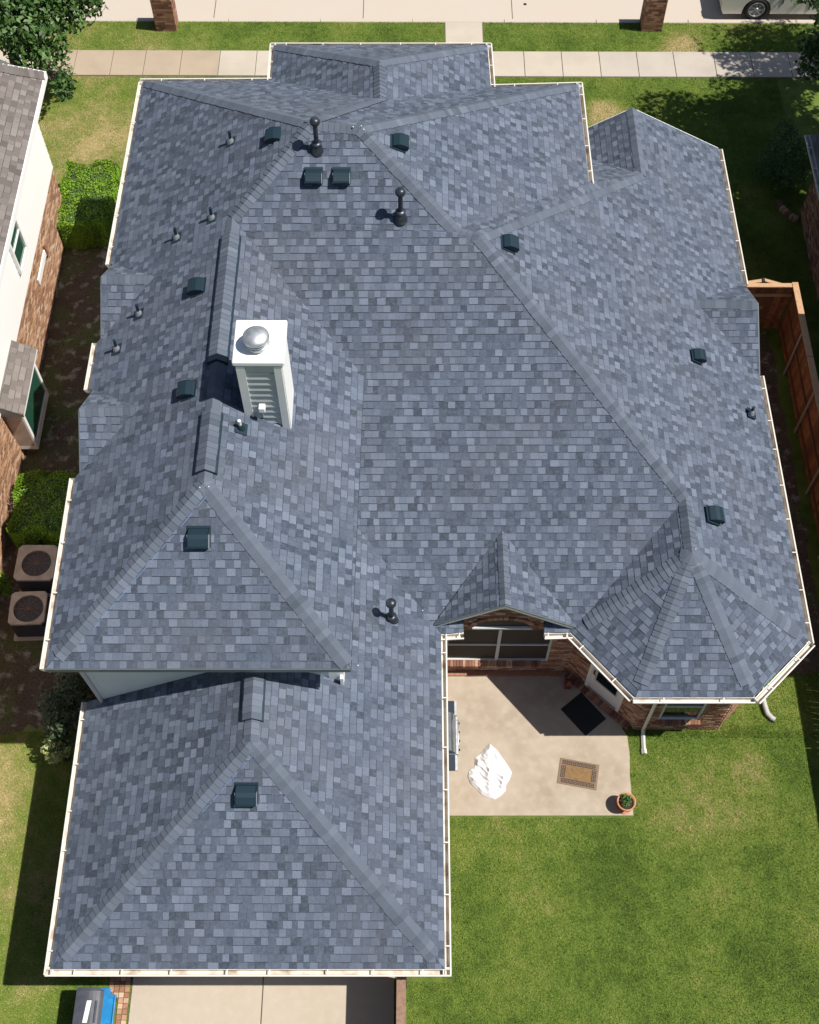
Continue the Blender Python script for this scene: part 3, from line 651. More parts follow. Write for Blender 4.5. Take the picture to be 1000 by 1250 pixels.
# turret walls
tw=[(3.62,10.88),(5.06,9.50),(6.92,9.50),(8.02,10.62)]
nSW=V(-1,-1,0)
sw_wall=brickwall(tw[0],tw[1],0,zt,nSW,BRICK,house,holes=[(.52,1.50,.17,2.24)],own=110,seed=5)
brickwall(tw[1],tw[2],0,zt,S_,BRICK,house,holes=[(.42,1.32,.62,2.05)],own=30,seed=6)
brickwall(tw[2],tw[3],0,zt,V(1,-1,0),BRICK,house,seed=7)
brickwall((8.02,10.62),(8.02,24.6),0,2.55,E_,BRICK,house,seed=8)
ws=window((5.48,9.50),(6.38,9.50),.62,2.05,S_,house,glass=GLASS,frame=FRAME,fw_=.05,horiz=(.5,),inset=.05)
for i in range(14):
    x=5.44+i*.0705; k=MB(); k.add([V(x+.004,9.52,.64),V(x+.066,9.52,.64),V(x+.066,9.40,.585),V(x+.004,9.40,.585),V(x+.004,9.52,.54),V(x+.066,9.52,.54),V(x+.066,9.40,.50),V(x+.004,9.40,.50)],[(0,3,2,1),(4,5,6,7),(2,3,7,6),(1,2,6,5),(3,0,4,7)],random.random()); k.build('sill_brick',BRICK,house)
# patio door
ax=(V(*tw[1],0)-V(*tw[0],0)).normalized(); o=V(-1,-1,0).normalized(); o=(o-ax*o.dot(ax)).normalized()
m4=Matrix((ax,o,V(0,0,1))).transposed().to_4x4(); m4.translation=V(*tw[0],0)-o*.03
g=MB(); g.box((.54,-.03,.19),(1.48,.01,2.22),mat=m4); door=g.build('door',TRIM,house)
for (a,b,c,d) in ((.52,.60,.17,2.24),(1.42,1.50,.17,2.24),(.60,1.42,2.14,2.24)):
    k=MB(); k.box((a,-.02,c),(b,.045,d),mat=m4); k.build('door_frame',TRIM,door)
k=MB(); k.box((.74,.011,.78),(1.30,.02,1.78),mat=m4); k.build('door_glass',GLASS,door)
for (a,b,c,d) in ((.71,.74,.75,1.81),(1.30,1.33,.75,1.81),(.74,1.30,.75,.78),(.74,1.30,1.78,1.81),(.74,1.30,1.27,1.30)):
    k=MB(); k.box((a,.011,c),(b,.034,d),mat=m4); k.build('glazing_bar',FRAME,door)
k=MB(); k.box((.635,.01,1.00),(.675,.03,1.16),mat=m4); k.tube([m4@V(.655,.03,1.08),m4@V(.655,.07,1.08),m4@V(.74,.07,1.07)],.012,6); k.build('door_handle',REDM,door)
# brick step in front of the door
for i in range(26):
    k=MB(); s0=.05+i*.0705; k.box((s0+.004,.035,.05),(s0+.066,.19,.135+random.uniform(-.003,.003)),tint=random.random()*.7,mat=m4); k.build('step_brick',BRICK,house)
# remaining outer walls (upper storey siding, lower storey brick)
siding((-6.25,9.02),(-1.42,9.02),2.6,5.42,S_,SIDE,house,board=2.9)
k=MB(); k.box((-6.27,8.99,2.7),(-6.13,9.01,5.42)); k.build('corner_board',TRIM,house)
k=MB(); k.box((-1.56,8.985,3.9),(-1.405,9.015,5.42)); k.build('corner_board',TRIM,house); k=MB(); k.box((-1.402,8.985,3.9),(-1.27,9.17,5.40)); k.build('corner_board',SIDEW,house); k=MB(); k.box((-1.34,8.90,3.9),(-1.28,8.983,4.35)); k.build('kickout_flashing',SIDEW,house)
siding((-1.40,9.05),(-1.40,15.3),3.9,5.5,E_,SIDE,house,board=.18)
siding((-6.27,23.9),(-6.27,9.02),2.9,5.42,W_,SIDE,house,board=.18)
flatwall([(-6.25,23.9,0),(-6.25,9.0,0),(-6.25,9.0,2.9),(-6.25,23.9,2.9)],BRICK)
for a,b,o_ in (((-6.25,23.9),(-3.1,23.9),N_),((-3.1,25.25),(1.52,25.25),N_),((1.52,23.8),(3.72,23.8),N_),((-3.1,23.9),(-3.1,25.25),W_),((1.52,23.8),(1.52,25.25),E_)):
    brickwall(a,b,0,2.9,o_,BRICK,house,seed=12); siding(a,b,2.9,5.42,o_,SIDE,house)
siding((3.74,21.0),(3.74,23.8),2.4,5.42,E_,SIDE,house)
flatwall([(3.74,20.9,0),(3.74,23.8,0),(3.74,23.8,2.4),(3.74,20.9,2.4)],BRICK)
flatwall([(4.9,24.5,0),(8.02,24.5,0),(8.02,24.5,2.7),(5.68,24.5,4.2),(4.9,24.5,3.7)],BRICK)
flatwall([(4.9,23.3,0),(4.9,24.5,0),(4.9,24.5,3.7),(4.9,23.3,3.7)],BRICK)
flatwall([(3.74,23.3,0),(4.9,23.3,0),(4.9,23.3,3.7),(3.74,23.3,3.7)],BRICK)
brickwall((-6.15,9.0),(-6.15,4.25),0,2.6,W_,BRICK,house,seed=14)
brickwall((-6.15,4.25),(-5.2,4.25),0,2.6,S_,BRICK,house,seed=15,own=40)
brickwall((-.7,4.25),(.30,4.25),0,2.6,S_,BRICK,house,seed=15)
brickwall((-5.2,4.25),(-.7,4.25),2.25,2.6,S_,BRICK,house,seed=16)
brickwall((.30,4.25),(.30,10.9),0,2.6,E_,BRICK,house,seed=17)
g=MB()
gd=None
for i in range(4):
    k=MB(); k.bbox((-5.2,4.36,.04+i*.555),(-.7,4.40,.59+i*.555),.01)
    if gd is None: gd=k.build('garage_door',TRIM,house)
    else: k.build('door_panel',TRIM,gd)
# gable cheeks under the little side gables
flatwall([(-6.58,16.14,5.45),(-6.58,18.33,5.45),(-6.58,17.31,6.2)],SIDE); flatwall([(-6.56,12.73,5.45),(-6.56,14.9,5.45),(-6.56,13.83,6.24)],SIDE)
flatwall([(8.22,17.45,2.65),(8.22,20.2,2.65),(8.22,18.79,3.65)],SIDE)
# soffits
def soffit(pts,m=TRIM): 
    g=MB(); g.poly(pts); g.build('soffit',m,house)
soffit([(-6.62,8.64,5.36),(-1.1,8.64,5.36),(-1.1,9.02,5.36),(-6.62,9.02,5.36)]); soffit([(-6.64,8.64,5.355),(-6.25,8.64,5.355),(-6.25,24.2,5.355),(-6.64,24.2,5.355)])
soffit([(-1.4,9.0,5.36),(-1.08,9.0,5.36),(-1.08,15.2,5.36),(-1.4,15.2,5.36)])
soffit([(-6.5,3.9,2.6),(.63,3.9,2.6),(.63,4.25,2.6),(-6.5,4.25,2.6)]); soffit([(.30,4.25,2.605),(.63,4.25,2.605),(.63,10.6,2.605),(.30,10.9,2.605)]); soffit([(-6.5,4.25,2.605),(-6.15,4.25,2.605),(-6.15,9.0,2.605),(-6.5,9.0,2.605)])
soffit([(.3,10.6,2.61),(1.13,10.6,2.61),(1.13,10.88,2.61),(.3,10.88,2.61)]); soffit([(2.83,10.6,2.61),(3.4,10.6,2.61),(3.62,10.88,2.61),(2.83,10.88,2.61)])
soffit([(3.4,10.6,2.612),(4.62,9.2,2.612),(5.06,9.5,2.612),(3.62,10.88,2.612)]); soffit([(4.62,9.2,2.614),(7.03,9.2,2.614),(6.92,9.5,2.614),(5.06,9.5,2.614)])
soffit([(7.03,9.2,2.613),(8.38,10.49,2.613),(8.02,10.62,2.613),(6.92,9.5,2.613)]); soffit([(8.02,10.6,2.55),(8.36,10.5,2.55),(8.33,25.0,2.55),(8.02,24.6,2.55)])
# downspouts
def spout(pts,w_=.07,d_=.055,m=WHITE,name='downspout'):
    g=MB(); g.tube(pts,w_*.62,4,smooth=False); return g.build(name,m,house)
spout([V(5.06,9.10,2.66),V(5.10,9.20,2.50),V(5.22,9.42,2.25),V(5.24,9.44,.12),V(5.24,9.36,.06)])
spout([V(5.24,9.36,.06),V(5.23,9.15,.05),V(5.225,9.0,.05)],.075,name='downspout_extension'); spout([V(5.225,9.02,.06),V(5.23,8.91,.05)],.10,name='downspout_shoe')
g=MB(); pts=[at(931,850,.1),at(934,862,.08),at(937,871,.07),at(943,877,.07),at(947,879,.07)]
sm=[]
for i in range(len(pts)-1):
    for j in range(7): sm.append(pts[i].lerp(pts[i+1],j/7))
sm=[pts[0]+V(-.05,.25,2.4),pts[0]+V(-.05,.22,.3)]+sm
g.tube(sm,[.05,.05]+[.055+.012*(i%2) for i in range(len(sm)-2)],10); g.build('flexible_downspout',FLEX,house)
spout([V(-6.36,8.92,5.4),V(-6.30,8.95,5.2),V(-6.22,8.96,2.95),V(-6.3,8.9,2.86)],.07)
spout([V(.74,10.45,2.62),V(.55,10.6,2.4),V(.42,10.72,2.2),V(.42,10.74,.1)],.07)

# ------------------------------------------------------------------ chimney
chx0,chx1,chy0,chy1,cht=-3.17,-2.36,13.34,14.20,8.45
g=MB(); g.box((chx0,chy0,5.4),(chx1,chy1,cht)); chim=g.build('chimney',CHSIDE,house)
for (sx0,sx1,yy) in ((chx0-.01,chx0+.15,chy0),(chx1-.13,chx1+.01,chy0)):
    k=MB(); k.box((sx0,yy-.06,5.6),(sx1,yy,cht-.05)); k.build('corner_board',TRIM,chim)
k=MB(); k.box((chx0+.15,chy0-.03,cht-.26),(chx1-.13,chy0,cht-.05)); k.build('frieze_board',CHSIDE,chim)
for i in range(14):
    z=5.9+i*.175; k=MB()
    a,b=chx0+.15,chx1-.13; zt_=min(z+.175,cht-.26)
    if zt_<=z: continue
    k.add([(a,chy0,z),(b,chy0,z),(b,chy0-.045,z),(a,chy0-.045,z),(a,chy0,zt_),(b,chy0,zt_),(b,chy0-.006,zt_),(a,chy0-.006,zt_)],[(0,3,2,1),(4,5,6,7),(0,1,5,4),(1,2,6,5),(2,3,7,6),(3,0,4,7)]); k.build('siding_board',CHSIDE,chim)
k=MB(); k.box((chx1,chy0-.03,5.5),(chx1+.03,chy1+.02,cht-.05)); k.build('side_panel',SIDEW,chim)
k=MB(); k.box((chx1+.03,chy0+.1,5.3),(chx1+.13,chy0+.72,6.28)); k.build('cricket_flashing',SIDEW,chim)
k=MB(); k.bbox((chx0-.06,chy0-.07,cht),(chx1+.08,chy1+.06,cht+.10),.02); k.add([(chx0-.04,chy0-.05,cht+.102),(chx1+.06,chy0-.05,cht+.102),(chx1+.06,chy1+.04,cht+.102),(chx0-.04,chy1+.04,cht+.102),((chx0+chx1)/2,(chy0+chy1)/2,cht+.15)],[(0,1,4),(1,2,4),(2,3,4),(3,0,4)]); k.build('chimney_cap',SIDEW,chim)
fc=at(313,414,8.75); fz=cht+.12
k=MB(); k.lathe([(.19,0),(.19,.10),(.165,.10),(.165,.24),(.19,.24)],(fc.x,fc.y,fz),24); fl=k.build('flue',STEEL,chim)
for i in range(2):
    k=MB(); k.lathe([(.20,.09+i*.065),(.235,.10+i*.065),(.235,.115+i*.065),(.20,.125+i*.065)],(fc.x,fc.y,fz),24); k.build('louvre_ring',STEEL,fl)
k=MB(); k.lathe([(.22,.22),(.245,.23),(.24,.27),(.20,.315),(.12,.345),(.02,.36),(.001,.36)],(fc.x,fc.y,fz),28); k.build('flue_cap',STEEL,fl)
k=MB(); p=onpl(321,493,((0,-1,0) and V(0,-1,0),V(0,chy0,0)))
k.bbox((p.x-.07,chy0-.16,p.z-.06),(p.x+.05,chy0-.02,p.z+.06),.01); k.build('junction_box',SIDEW,chim)
k=MB(); k.tube([V(p.x-.03,chy0-.05,p.z-.06),V(p.x-.03,chy0-.04,p.z-.4)],.015,6); k.build('conduit',LEAD,chim)

# ------------------------------------------------------------------ roof vents
def box_vent(u,v,f,down,anchor,sz=.35,parent=house,chrome=False):
    n=N[f]; c=onpl(u,v,(n,s_[anchor])); d=Vector(down); d=(d-n*d.dot(n)).normalized(); e=n.cross(d).normalized()
    m=Matrix((e,d,n)).transposed().to_4x4(); m.translation=c+n*.015      # local y = down slope, z = normal
    k=MB(); h=sz/2; k.box((-h*1.15,-h*1.2,0),(h*1.15,h*.9,.006),mat=m); b=k.build('roof_vent',VENT,parent)
    k=MB(); hh=.15
    prof=[(-h,.0),(-h+.02,.05),(-h+.12,hh*.85),(-h+.2,hh),(h*.75,hh),(h*.95,hh*.9),(h,.04),(h*.97,.03),(h*.9,.03)]
    vs=[m@V(x,y,z) for x in (-h*.92,-h,h,h*.92) for y,z in prof]
    q=len(prof); fs=[]
    for j in range(3):
        for i in range(q-1): fs.append((j*q+i,j*q+i+1,(j+1)*q+i+1,(j+1)*q+i))
    fs.append(tuple(range(q))); fs.append(tuple(range(4*q-1,3*q-1,-1)))
    k.add(vs,fs); k.build('vent_hood',VENT,b)
    if chrome:
        k=MB(); k.box((-h*1.03,-h+.12,.012),(-h*1.0,h*.95,hh*.9),mat=m); k.box((h*1.0,-h+.12,.012),(h*1.03,h*.95,hh*.9),mat=m); k.build('side_flange',LEAD,b)
    return b
for u,v in ((336,168),(242,352),(230,478)): box_vent(u,v,'PW',W_,'W2')
for u,v in ((383,216),(417,216)): box_vent(u,v,'PS',S_,'EC',sz=.34,chrome=True)
box_vent(487,176,'E1',E_,'T2'); box_vent(621,299,'E2',E_,'K2'); box_vent(851,436,'E2',E_,'K2',sz=.30); box_vent(871,630,'E2',E_,'K2')
box_vent(243,657,'SW',S_,'W2',sz=.38,chrome=True); box_vent(301,970,'GS',S_,'G1',sz=.38,chrome=True)
def tall_pipe(u,v,f,anchor,h=.95,q=.8):
    c=onpl(u,v,(N[f],s_[anchor])); k=MB()
    k.lathe([(.16,-.1),(.11,.05),(.10,.09)],tuple(c),16); b=k.build('vent_pipe',PIPE,house)
    k=MB(); k.lathe([(.10,.06),(.11,.13),(.11,.15),(.055,.17)],tuple(c),16); k.build('storm_collar',PIPE,b)
    k=MB(); k.lathe([(.05,.15),(.05,h-.05)],tuple(c),14); k.build('pipe',PIPE,b)
    k=MB(); k.lathe([(.055,h-.10),(.085,h-.08),(.105,h-.04),(.108,h+.01),(.085,h+.055),(.045,h+.075),(.001,h+.08)],tuple(c),16); k.build('rain_cap',PIPE,b)
tall_pipe(387,181,'PS','EC',.72); tall_pipe(489,264,'PS','EC',.70); tall_pipe(478,756,'PEL','EC',.76)
def small_vent(u,v,f,anchor,h=.30,m=LEAD):
    c=onpl(u,v,(N[f],s_[anchor])); n=N[f]; k=MB()
    q=Matrix.Identity(4); zq=n.to_track_quat('Z','Y').to_matrix().to_4x4(); zq.translation=c+n*.016
    k.box((-.13,-.13,0),(.13,.13,.005),mat=zq); b=k.build('plumbing_vent',VENT,house)
    k=MB(); k.lathe([(.085,-.03),(.075,.05),(.045,.12),(.04,.13)],tuple(c),12); k.build('boot',m,b)
    k=MB(); k.tube([c+V(0,0,.05),c+V(0,0,h)],.034,10); k.build('pipe',VENT if m is LEAD else WHITE,b)
for u,v in ((282,174),(259,267),(216,291),(170,384),(143,427)): small_vent(u,v,'PW','W2',.32)
small_vent(294,523,'PEU','W2',.26,VENT); small_vent(917,505,'E2','K2',.26)

# ------------------------------------------------------------------ foliage engine
def leaves(c, r, n, m, lf=.10, seed=1, name='crown', parent=None, flat=1.0, clumps=26, squash=(1,1,1), shell=.5, world=True, origin=None, tintbias=0.0, **kw):
    rg=np.random.default_rng(seed)
    cc=rg.normal(size=(clumps,3)); cc/=np.linalg.norm(cc,axis=1)[:,None]; cc*= (rg.uniform(shell,1,clumps)**.6)[:,None]*.78
    cr=rg.uniform(.22,.42,clumps); ct=rg.uniform(-.18,.18,clumps)
    pick=rg.integers(0,clumps,n); d=rg.normal(size=(n,3)); d/=np.linalg.norm(d,axis=1)[:,None]
    pos=cc[pick]+d*(cr[pick]*rg.uniform(.55,1.05,n)**.5)[:,None]
    pos=pos*np.array(r)*np.array(squash)+np.array(c)
    ok=pos[:,2]>.03; pos=pos[ok]; d=d[ok]; pick=pick[ok]; n=len(pos)
    nz=d+rg.normal(size=(n,3))*.6+np.array([0,0,.5]); nz/=np.linalg.norm(nz,axis=1)[:,None]
    a=np.cross(nz,rg.normal(size=(n,3))); a/=np.linalg.norm(a,axis=1)[:,None]; b=np.cross(nz,a)
    L=lf*rg.uniform(.6,1.3,n)[:,None]; W=L*.5
    vs=np.stack([pos-a*L*.5,pos+b*W*.5+nz*W*.12,pos+a*L*.5,pos-b*W*.5+nz*W*.12],1).reshape(-1,3)
    t=np.clip(.5+ct[pick]+rg.normal(size=n)*.2+tintbias,0,1)
    return quads(vs,t,name,m,parent,**kw)
def quads(vs,t,name,m,parent=None,k=4,**kw):
    n=len(vs)//k; me=bpy.data.meshes.new(name); me.vertices.add(len(vs)); me.vertices.foreach_set('co',vs.astype(np.float32).ravel())
    me.loops.add(n*k); me.loops.foreach_set('vertex_index',np.arange(n*k,dtype=np.int32)); me.polygons.add(n)
    me.polygons.foreach_set('loop_start',np.arange(0,n*k,k,dtype=np.int32)); me.polygons.foreach_set('loop_total',np.full(n,k,dtype=np.int32))
    a=me.attributes.new('tint','FLOAT','FACE'); a.data.foreach_set('value',t.astype(np.float32)); me.update(calc_edges=True)
    me.materials.append(m); o=bpy.data.objects.new(name,me); COL.objects.link(o)
    if parent is not None: o.parent=parent; o.location=-parent_world(parent)
    return tag(o,**kw)
def tree(name,base,crowns,m,label,lf,seed,cat='tree',n=9000):
    o=empty(name,base,label=label,cat=cat); b=Vector(base)
    top=max(c[0][2] for c in crowns); k=MB()
    k.tube([b,b+V(.05,.05,top*.3),b+V(0,.1,top*.65),b+V(.1,0,top*.9)],[.2,.15,.11,.05],10); k.build('trunk',BARK,o)
    rr=random.Random(seed); l=MB()
    for (c,r) in crowns:
        for i in range(7):
            t=rr.uniform(.3,.8); s=b+V(0,0.05,top*t*.8); e=Vector(c)+V(rr.uniform(-.7,.7)*r[0],rr.uniform(-.7,.7)*r[1],rr.uniform(-.3,.6)*r[2]); mid=s.lerp(e,.5)+V(0,0,.25)
            l.tube([s,mid,e],[.06,.035,.012],6)
    l.build('limb',BARK,o,)
    for i,(c,r) in enumerate(crowns): leaves(c,r,int(n*r[0]*r[1]/4),m,lf,seed*10+i,'crown',o,clumps=34,shell=.25)
    return o
def shrub(name,c,r,n,m,label,lf,seed,cat='shrub',core=LEAFD,**k):
    b=Vector((c[0],c[1],0)); o=empty(name,b,label=label,cat=cat); q=MB()
    for i in range(5):
        a=i*1.26; q.tube([b+V(.04*math.cos(a),.04*math.sin(a),0),V(c[0]+r[0]*.5*math.cos(a),c[1]+r[1]*.5*math.sin(a),c[2]+r[2]*.3)],[.022,.008],5)
    q.build('stem',BARK,o); leaves(c,r,n,m,lf,seed,'foliage',o,**k); return o
def hedge(name,x0,y0,x1,y1,h,n,m,label,lf,seed):
    b=((x0+x1)/2,(y0+y1)/2,0); o=empty(name,b,label=label,cat='hedge'); rg=np.random.default_rng(seed)
    q=MB(); 
    for i in range(6):
        a,c=rg.uniform(x0+.2,x1-.2),rg.uniform(y0+.2,y1-.2); q.tube([(a,c,0),(a+.1,c,h*.8)],[.02,.01],5)
    q.build('stem',BARK,o)
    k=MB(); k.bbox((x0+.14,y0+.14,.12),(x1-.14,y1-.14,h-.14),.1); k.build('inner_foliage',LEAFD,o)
    p=rg.uniform(size=(n,3)); P=np.array([x0,y0,.05])+p*np.array([x1-x0,y1-y0,h-.05]); side=rg.integers(0,5,n)
    j=rg.uniform(0,.16,n)
    P[:,0]=np.where(side==0,x0+j,np.where(side==1,x1-j,P[:,0])); P[:,1]=np.where(side==2,y0+j,np.where(side==3,y1-j,P[:,1])); P[:,2]=np.where(side==4,h-j,P[:,2])
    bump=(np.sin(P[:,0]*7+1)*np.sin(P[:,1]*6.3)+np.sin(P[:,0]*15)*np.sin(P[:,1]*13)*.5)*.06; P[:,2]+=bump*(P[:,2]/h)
    P[:,0]+=np.sin(P[:,1]*5+P[:,2]*4)*.07; P[:,1]+=np.sin(P[:,0]*5+2)*.08
    rad=.22   # round the corners
    cx,cy=np.clip(P[:,0],x0+rad,x1-rad),np.clip(P[:,1],y0+rad,y1-rad); dx,dy=P[:,0]-cx,P[:,1]-cy; dd=np.hypot(dx,dy); f=np.where(dd>rad,rad/np.maximum(dd,1e-6),1); P[:,0]=cx+dx*f; P[:,1]=cy+dy*f
    nz=np.array([[-1,0,.5],[1,0,.5],[0,-1,.5],[0,1,.5],[0,0,1]])[side]+rg.normal(size=(n,3))*.55; nz/=np.linalg.norm(nz,axis=1)[:,None]
    a=np.cross(nz,rg.normal(size=(n,3))); a/=np.linalg.norm(a,axis=1)[:,None]; b_=np.cross(nz,a); L=lf*rg.uniform(.6,1.3,n)[:,None]; W=L*.6
    vs=np.stack([P-a*L*.5,P+b_*W*.5,P+a*L*.5,P-b_*W*.5],1).reshape(-1,3)
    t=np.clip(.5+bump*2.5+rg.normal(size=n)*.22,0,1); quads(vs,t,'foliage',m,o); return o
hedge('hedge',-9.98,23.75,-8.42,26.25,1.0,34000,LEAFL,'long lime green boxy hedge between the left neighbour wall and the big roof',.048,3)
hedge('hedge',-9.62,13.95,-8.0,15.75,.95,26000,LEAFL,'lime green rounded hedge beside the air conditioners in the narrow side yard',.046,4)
shrub('shrub',(-9.85,12.85,.35),(.42,.5,.38),1800,LEAFL,'small green bush squeezed between brick wall and air conditioners',.06,5)
shrub('tall_shrub',(-7.35,9.55,1.1),(.72,.95,1.1),5200,LEAFD,'dark grey green shrub at the garage roof corner below the upper gutter',.09,6,clumps=30)
shrub('yellow_shrub',(-7.62,8.75,.75),(.42,.36,.35),900,LEAFP,'pale yellow green leafy sprout in front of the dark shrub',.075,8,clumps=14)
shrub('shrub',(11.05,26.7,.8),(1.0,1.35,.85),14000,LEAF,'round dark shrub in the shade at the right neighbour corner',.06,9)
tree('oak_tree',(-12.3,30.8,0),[((-10.95,29.4,4.1),(1.9,2.0,1.5)),((-9.75,30.1,3.6),(1.15,1.0,.9)),((-10.4,27.7,3.9),(1.05,1.0,.9)),((-9.5,26.6,3.4),(.35,.7,.4)),((-12.6,31.0,4.3),(1.8,1.6,1.5))],LEAF,'leafy green tree in the top left corner over the sidewalk',.19,11,n=5200)
tree('shade_tree',(13.4,30.4,0),[((12.5,27.8,6.4),(2.6,2.4,1.5)),((11.1,27.2,6.0),(1.6,1.6,1.0)),((15.9,31.3,6.8),(2.5,2.4,1.7)),((14.6,28.9,6.7),(2.2,1.8,1.3)),((11.5,28.2,3.2),(.85,1.0,.9))],LEAF,'dark tree overhanging the top right corner and shading the lawn',.17,12,n=5000)
tree('side_tree',(14.2,24.6,0),[((13.3,25.2,6.4),(2.9,2.9,1.7)),((12.0,23.0,5.8),(1.5,1.8,1.1)),((15.2,27.6,6.8),(2.8,2.4,1.6)),((14.2,22.6,6.2),(2.0,2.0,1.2))],LEAFD,'tree beyond the right edge whose crown shades the side lawn',.19,13,n=8000)

# ------------------------------------------------------------------ neighbours
nb=empty('neighbour_house',(-12,18,0),label='left neighbour house with brown shingles, white siding and tan brick',cat='house')
nr=Roof(); ez=5.5; ex=-9.15
NE=at(53,88,ez); NX=at(0,80,6.0); NW=NE+(NX-NE).normalized()*7.9; NW.z=ez+4.0; NE.x=ex
nr.face([NE,NW,(ex-7,8,ez+4.0),(ex,8,ez)],(1,0),seed=77,wmin=.12,wmax=.22)
nr.face([(ex-7,25.0,ez+4.0),(ex-14,25.0,ez),(ex-14,8,ez),(ex-7,8,ez+4)],(-1,0),seed=78,wmin=.5,wmax=.9,g0=.6)
# cap row along the north rake
nn=V(4.0,0,7).normalized(); nr.cap(NE+V(0,-.14,0),NW+V(0,-.14,0),nn,nn,wing=.14,seed=5,tone=.4)
nr.build(nb,SHB,SHB,DECKB)
g=MB(); g.box((ex-.005,8,ez-.19),(ex+.035,NE.y+.03,ez-.005)); g.build('fascia',SIDEW,nb)
g=MB(); g.add([NE+V(.03,.0,-.18),NE+V(.03,.03,-.18),NW+V(0,.03,-.18),NW+V(0,0,-.18),NE+V(.03,.0,0),NE+V(.03,.03,0),NW+V(0,.03,0),NW],[(0,1,2,3),(4,5,6,7),(0,1,5,4),(1,2,6,5),(3,0,4,7)]); g.build('rake_board',SIDEW,nb)
g=MB(); g.poly([(-9.9,8,ez-.15),(ex,8,ez-.15),(ex,NE.y,ez-.15),(-9.9,NE.y,ez-.15)]); g.build('soffit',SIDEW,nb)
nw=siding((-9.88,8),(-9.88,24.9),2.05,5.4,E_,SIDEW,nb,board=.20)
bw=brickwall((-9.9,8.0),(-9.9,24.9),0,2.05,E_,BRICKT,nb,own=280,seed=21)
g=MB(); g.poly([(-9.9,24.9,0),(-23,24.9,0),(-23,24.9,5.4),(-16.15,24.9,9.3),(-9.9,24.9,5.4)]); g.build('gable_wall',SIDEW,nb)
def pl_x(u,v,x): d=ray(u,v); return CAMP+d*((x-CAMP.x)/d.x)
# upper window, narrow arched niche, bay window
wa=pl_x(25,262,-9.86); wb=pl_x(17,300,-9.86)
window((-9.86,wb.y-.35),(-9.86,wb.y+.55),2.75,4.15,E_,nb,glass=GREENG,frame=SIDEW,fw_=.06,inset=-.03,horiz=(.5,))
ca=pl_x(54,306,-9.87); cb=pl_x(48,347,-9.87); zc=(ca.z+cb.z)/2
g=MB(); g.box((-9.885,cb.y,zc-.10),(-9.85,ca.y,zc+.10)); nich=g.build('narrow_window',SIDEW,nb)
for i in range(7):
    t0=math.pi*(i+.06)/7;t1=math.pi*(i+.94)/7; k=MB(); q=[(ca.y+(.05+a)*math.sin(t)*1.0,zc-(.12+a*.8)*math.cos(t)) for a,t in ((0,t0),(.13,t0),(.13,t1),(0,t1))]
    k.add([(x,y,z) for x in (-9.88,-9.835) for y,z in q],[(4,5,6,7),(0,1,5,4),(1,2,6,5),(2,3,7,6),(3,0,4,7)],random.random()*.4); k.build('arch_brick',BRICK,nich)
y0,y1=16.65,18.55; bx=-9.42
g=MB(); g.box((-9.9,y0+.1,.35),(bx,y1-.1,.50)); bay=g.build('bay_window',SIDEW,nb)
def bs(P,Q,nm,mm):
    k=MB(); k.box(P,Q); return k.build(nm,mm,bay)
bs((bx-.05,y0+.1,.5),(bx,y0+.2,2.0),'bay_post',SIDEW); bs((bx-.05,y1-.2,.5),(bx,y1-.1,2.0),'bay_post',SIDEW)
bs((bx-.05,y0+.2,.5),(bx,y1-.2,.6),'bay_rail',SIDEW); bs((bx-.05,y0+.2,1.9),(bx,y1-.2,2.0),'bay_rail',SIDEW); bs((bx-.035,y0+.2,.6),(bx-.02,y1-.2,1.9),'pane',GREENG)
bs((-9.9,y0+.1,.5),(bx-.05,y0+.14,2.0),'side_panel',ACM); bs((-9.9,y1-.14,.5),(bx-.05,y1-.1,2.0),'side_panel',SIDEW)
br=Roof(); br.face([(bx+.10,y0-.02,2.02),(bx+.10,y1+.10,2.02),(-9.88,y1+.10,2.36),(-9.88,y0-.02,2.36)],(1,0),seed=90,wmin=.15,wmax=.3)
br.build(bay,SHB,SHB,DECKB,name='bay_roof')
bs((bx+.06,y0-.02,1.95),(bx+.10,y1+.10,2.015),'fascia',SIDEW); 
k=MB(); k.add([(bx+.10,y0-.02,2.015),(-9.88,y0-.02,2.35),(-9.88,y0-.02,1.95),(bx+.10,y0-.02,1.95)],[(0,1,2,3)]); k.build('bay_cheek',SHB,bay)
# right neighbour
rb=empty('brick_neighbour_house',(14,20,0),label='right neighbour house, shaded red brick wall with pale gutter',cat='house')
brickwall((11.30,25.2),(11.30,10.5),0,2.6,(-1,0,0),BRICK,rb,own=250,seed=31)
g=MB(); g.poly([(11.3,25.2,0),(20,25.2,0),(20,25.2,2.6),(11.3,25.2,2.6)]); g.build('wall',BRICK,rb)
rr=Roof(); rr.face([(10.86,25.5,2.75),(10.86,10.3,2.75),(15.5,10.3,5.6),(15.5,20.9,5.6)],(-1,0),seed=61,wmin=.18,wmax=.34); rr.face([(10.86,25.5,2.75),(15.5,20.9,5.6),(20,25.5,2.75)],(0,1),seed=62,wmin=.18,wmax=.34)
rr.build(rb,SHB,SHB,DECKB)
gutter((10.84,25.5,2.75),(10.84,10.3,2.75),(-1,0,0),parent=rb)
g=MB(); g.poly([(10.8,25.4,2.58),(11.3,25.4,2.58),(11.3,10.3,2.58),(10.8,10.3,2.58)]); g.build('soffit',TRIM,rb)
g=MB(); g.box((12.3,10.6,2.4),(20,19.2,5.8)); ub=g.build('unseen_shade_block',SIDE,rb)  # unseen taller block, added so its shadow falls on the fence cap
g=MB(); g.add([(11.9,10.2,5.8),(20,10.2,5.8),(20,19.6,5.8),(11.9,19.6,5.8),(16,14.9,8.2)],[(0,1,4),(1,2,4),(2,3,4),(3,0,4),(3,2,1,0)]); g.build('unseen_shade_roof',SHB,rb)  # roof of the added block, also unseen, widens its shade
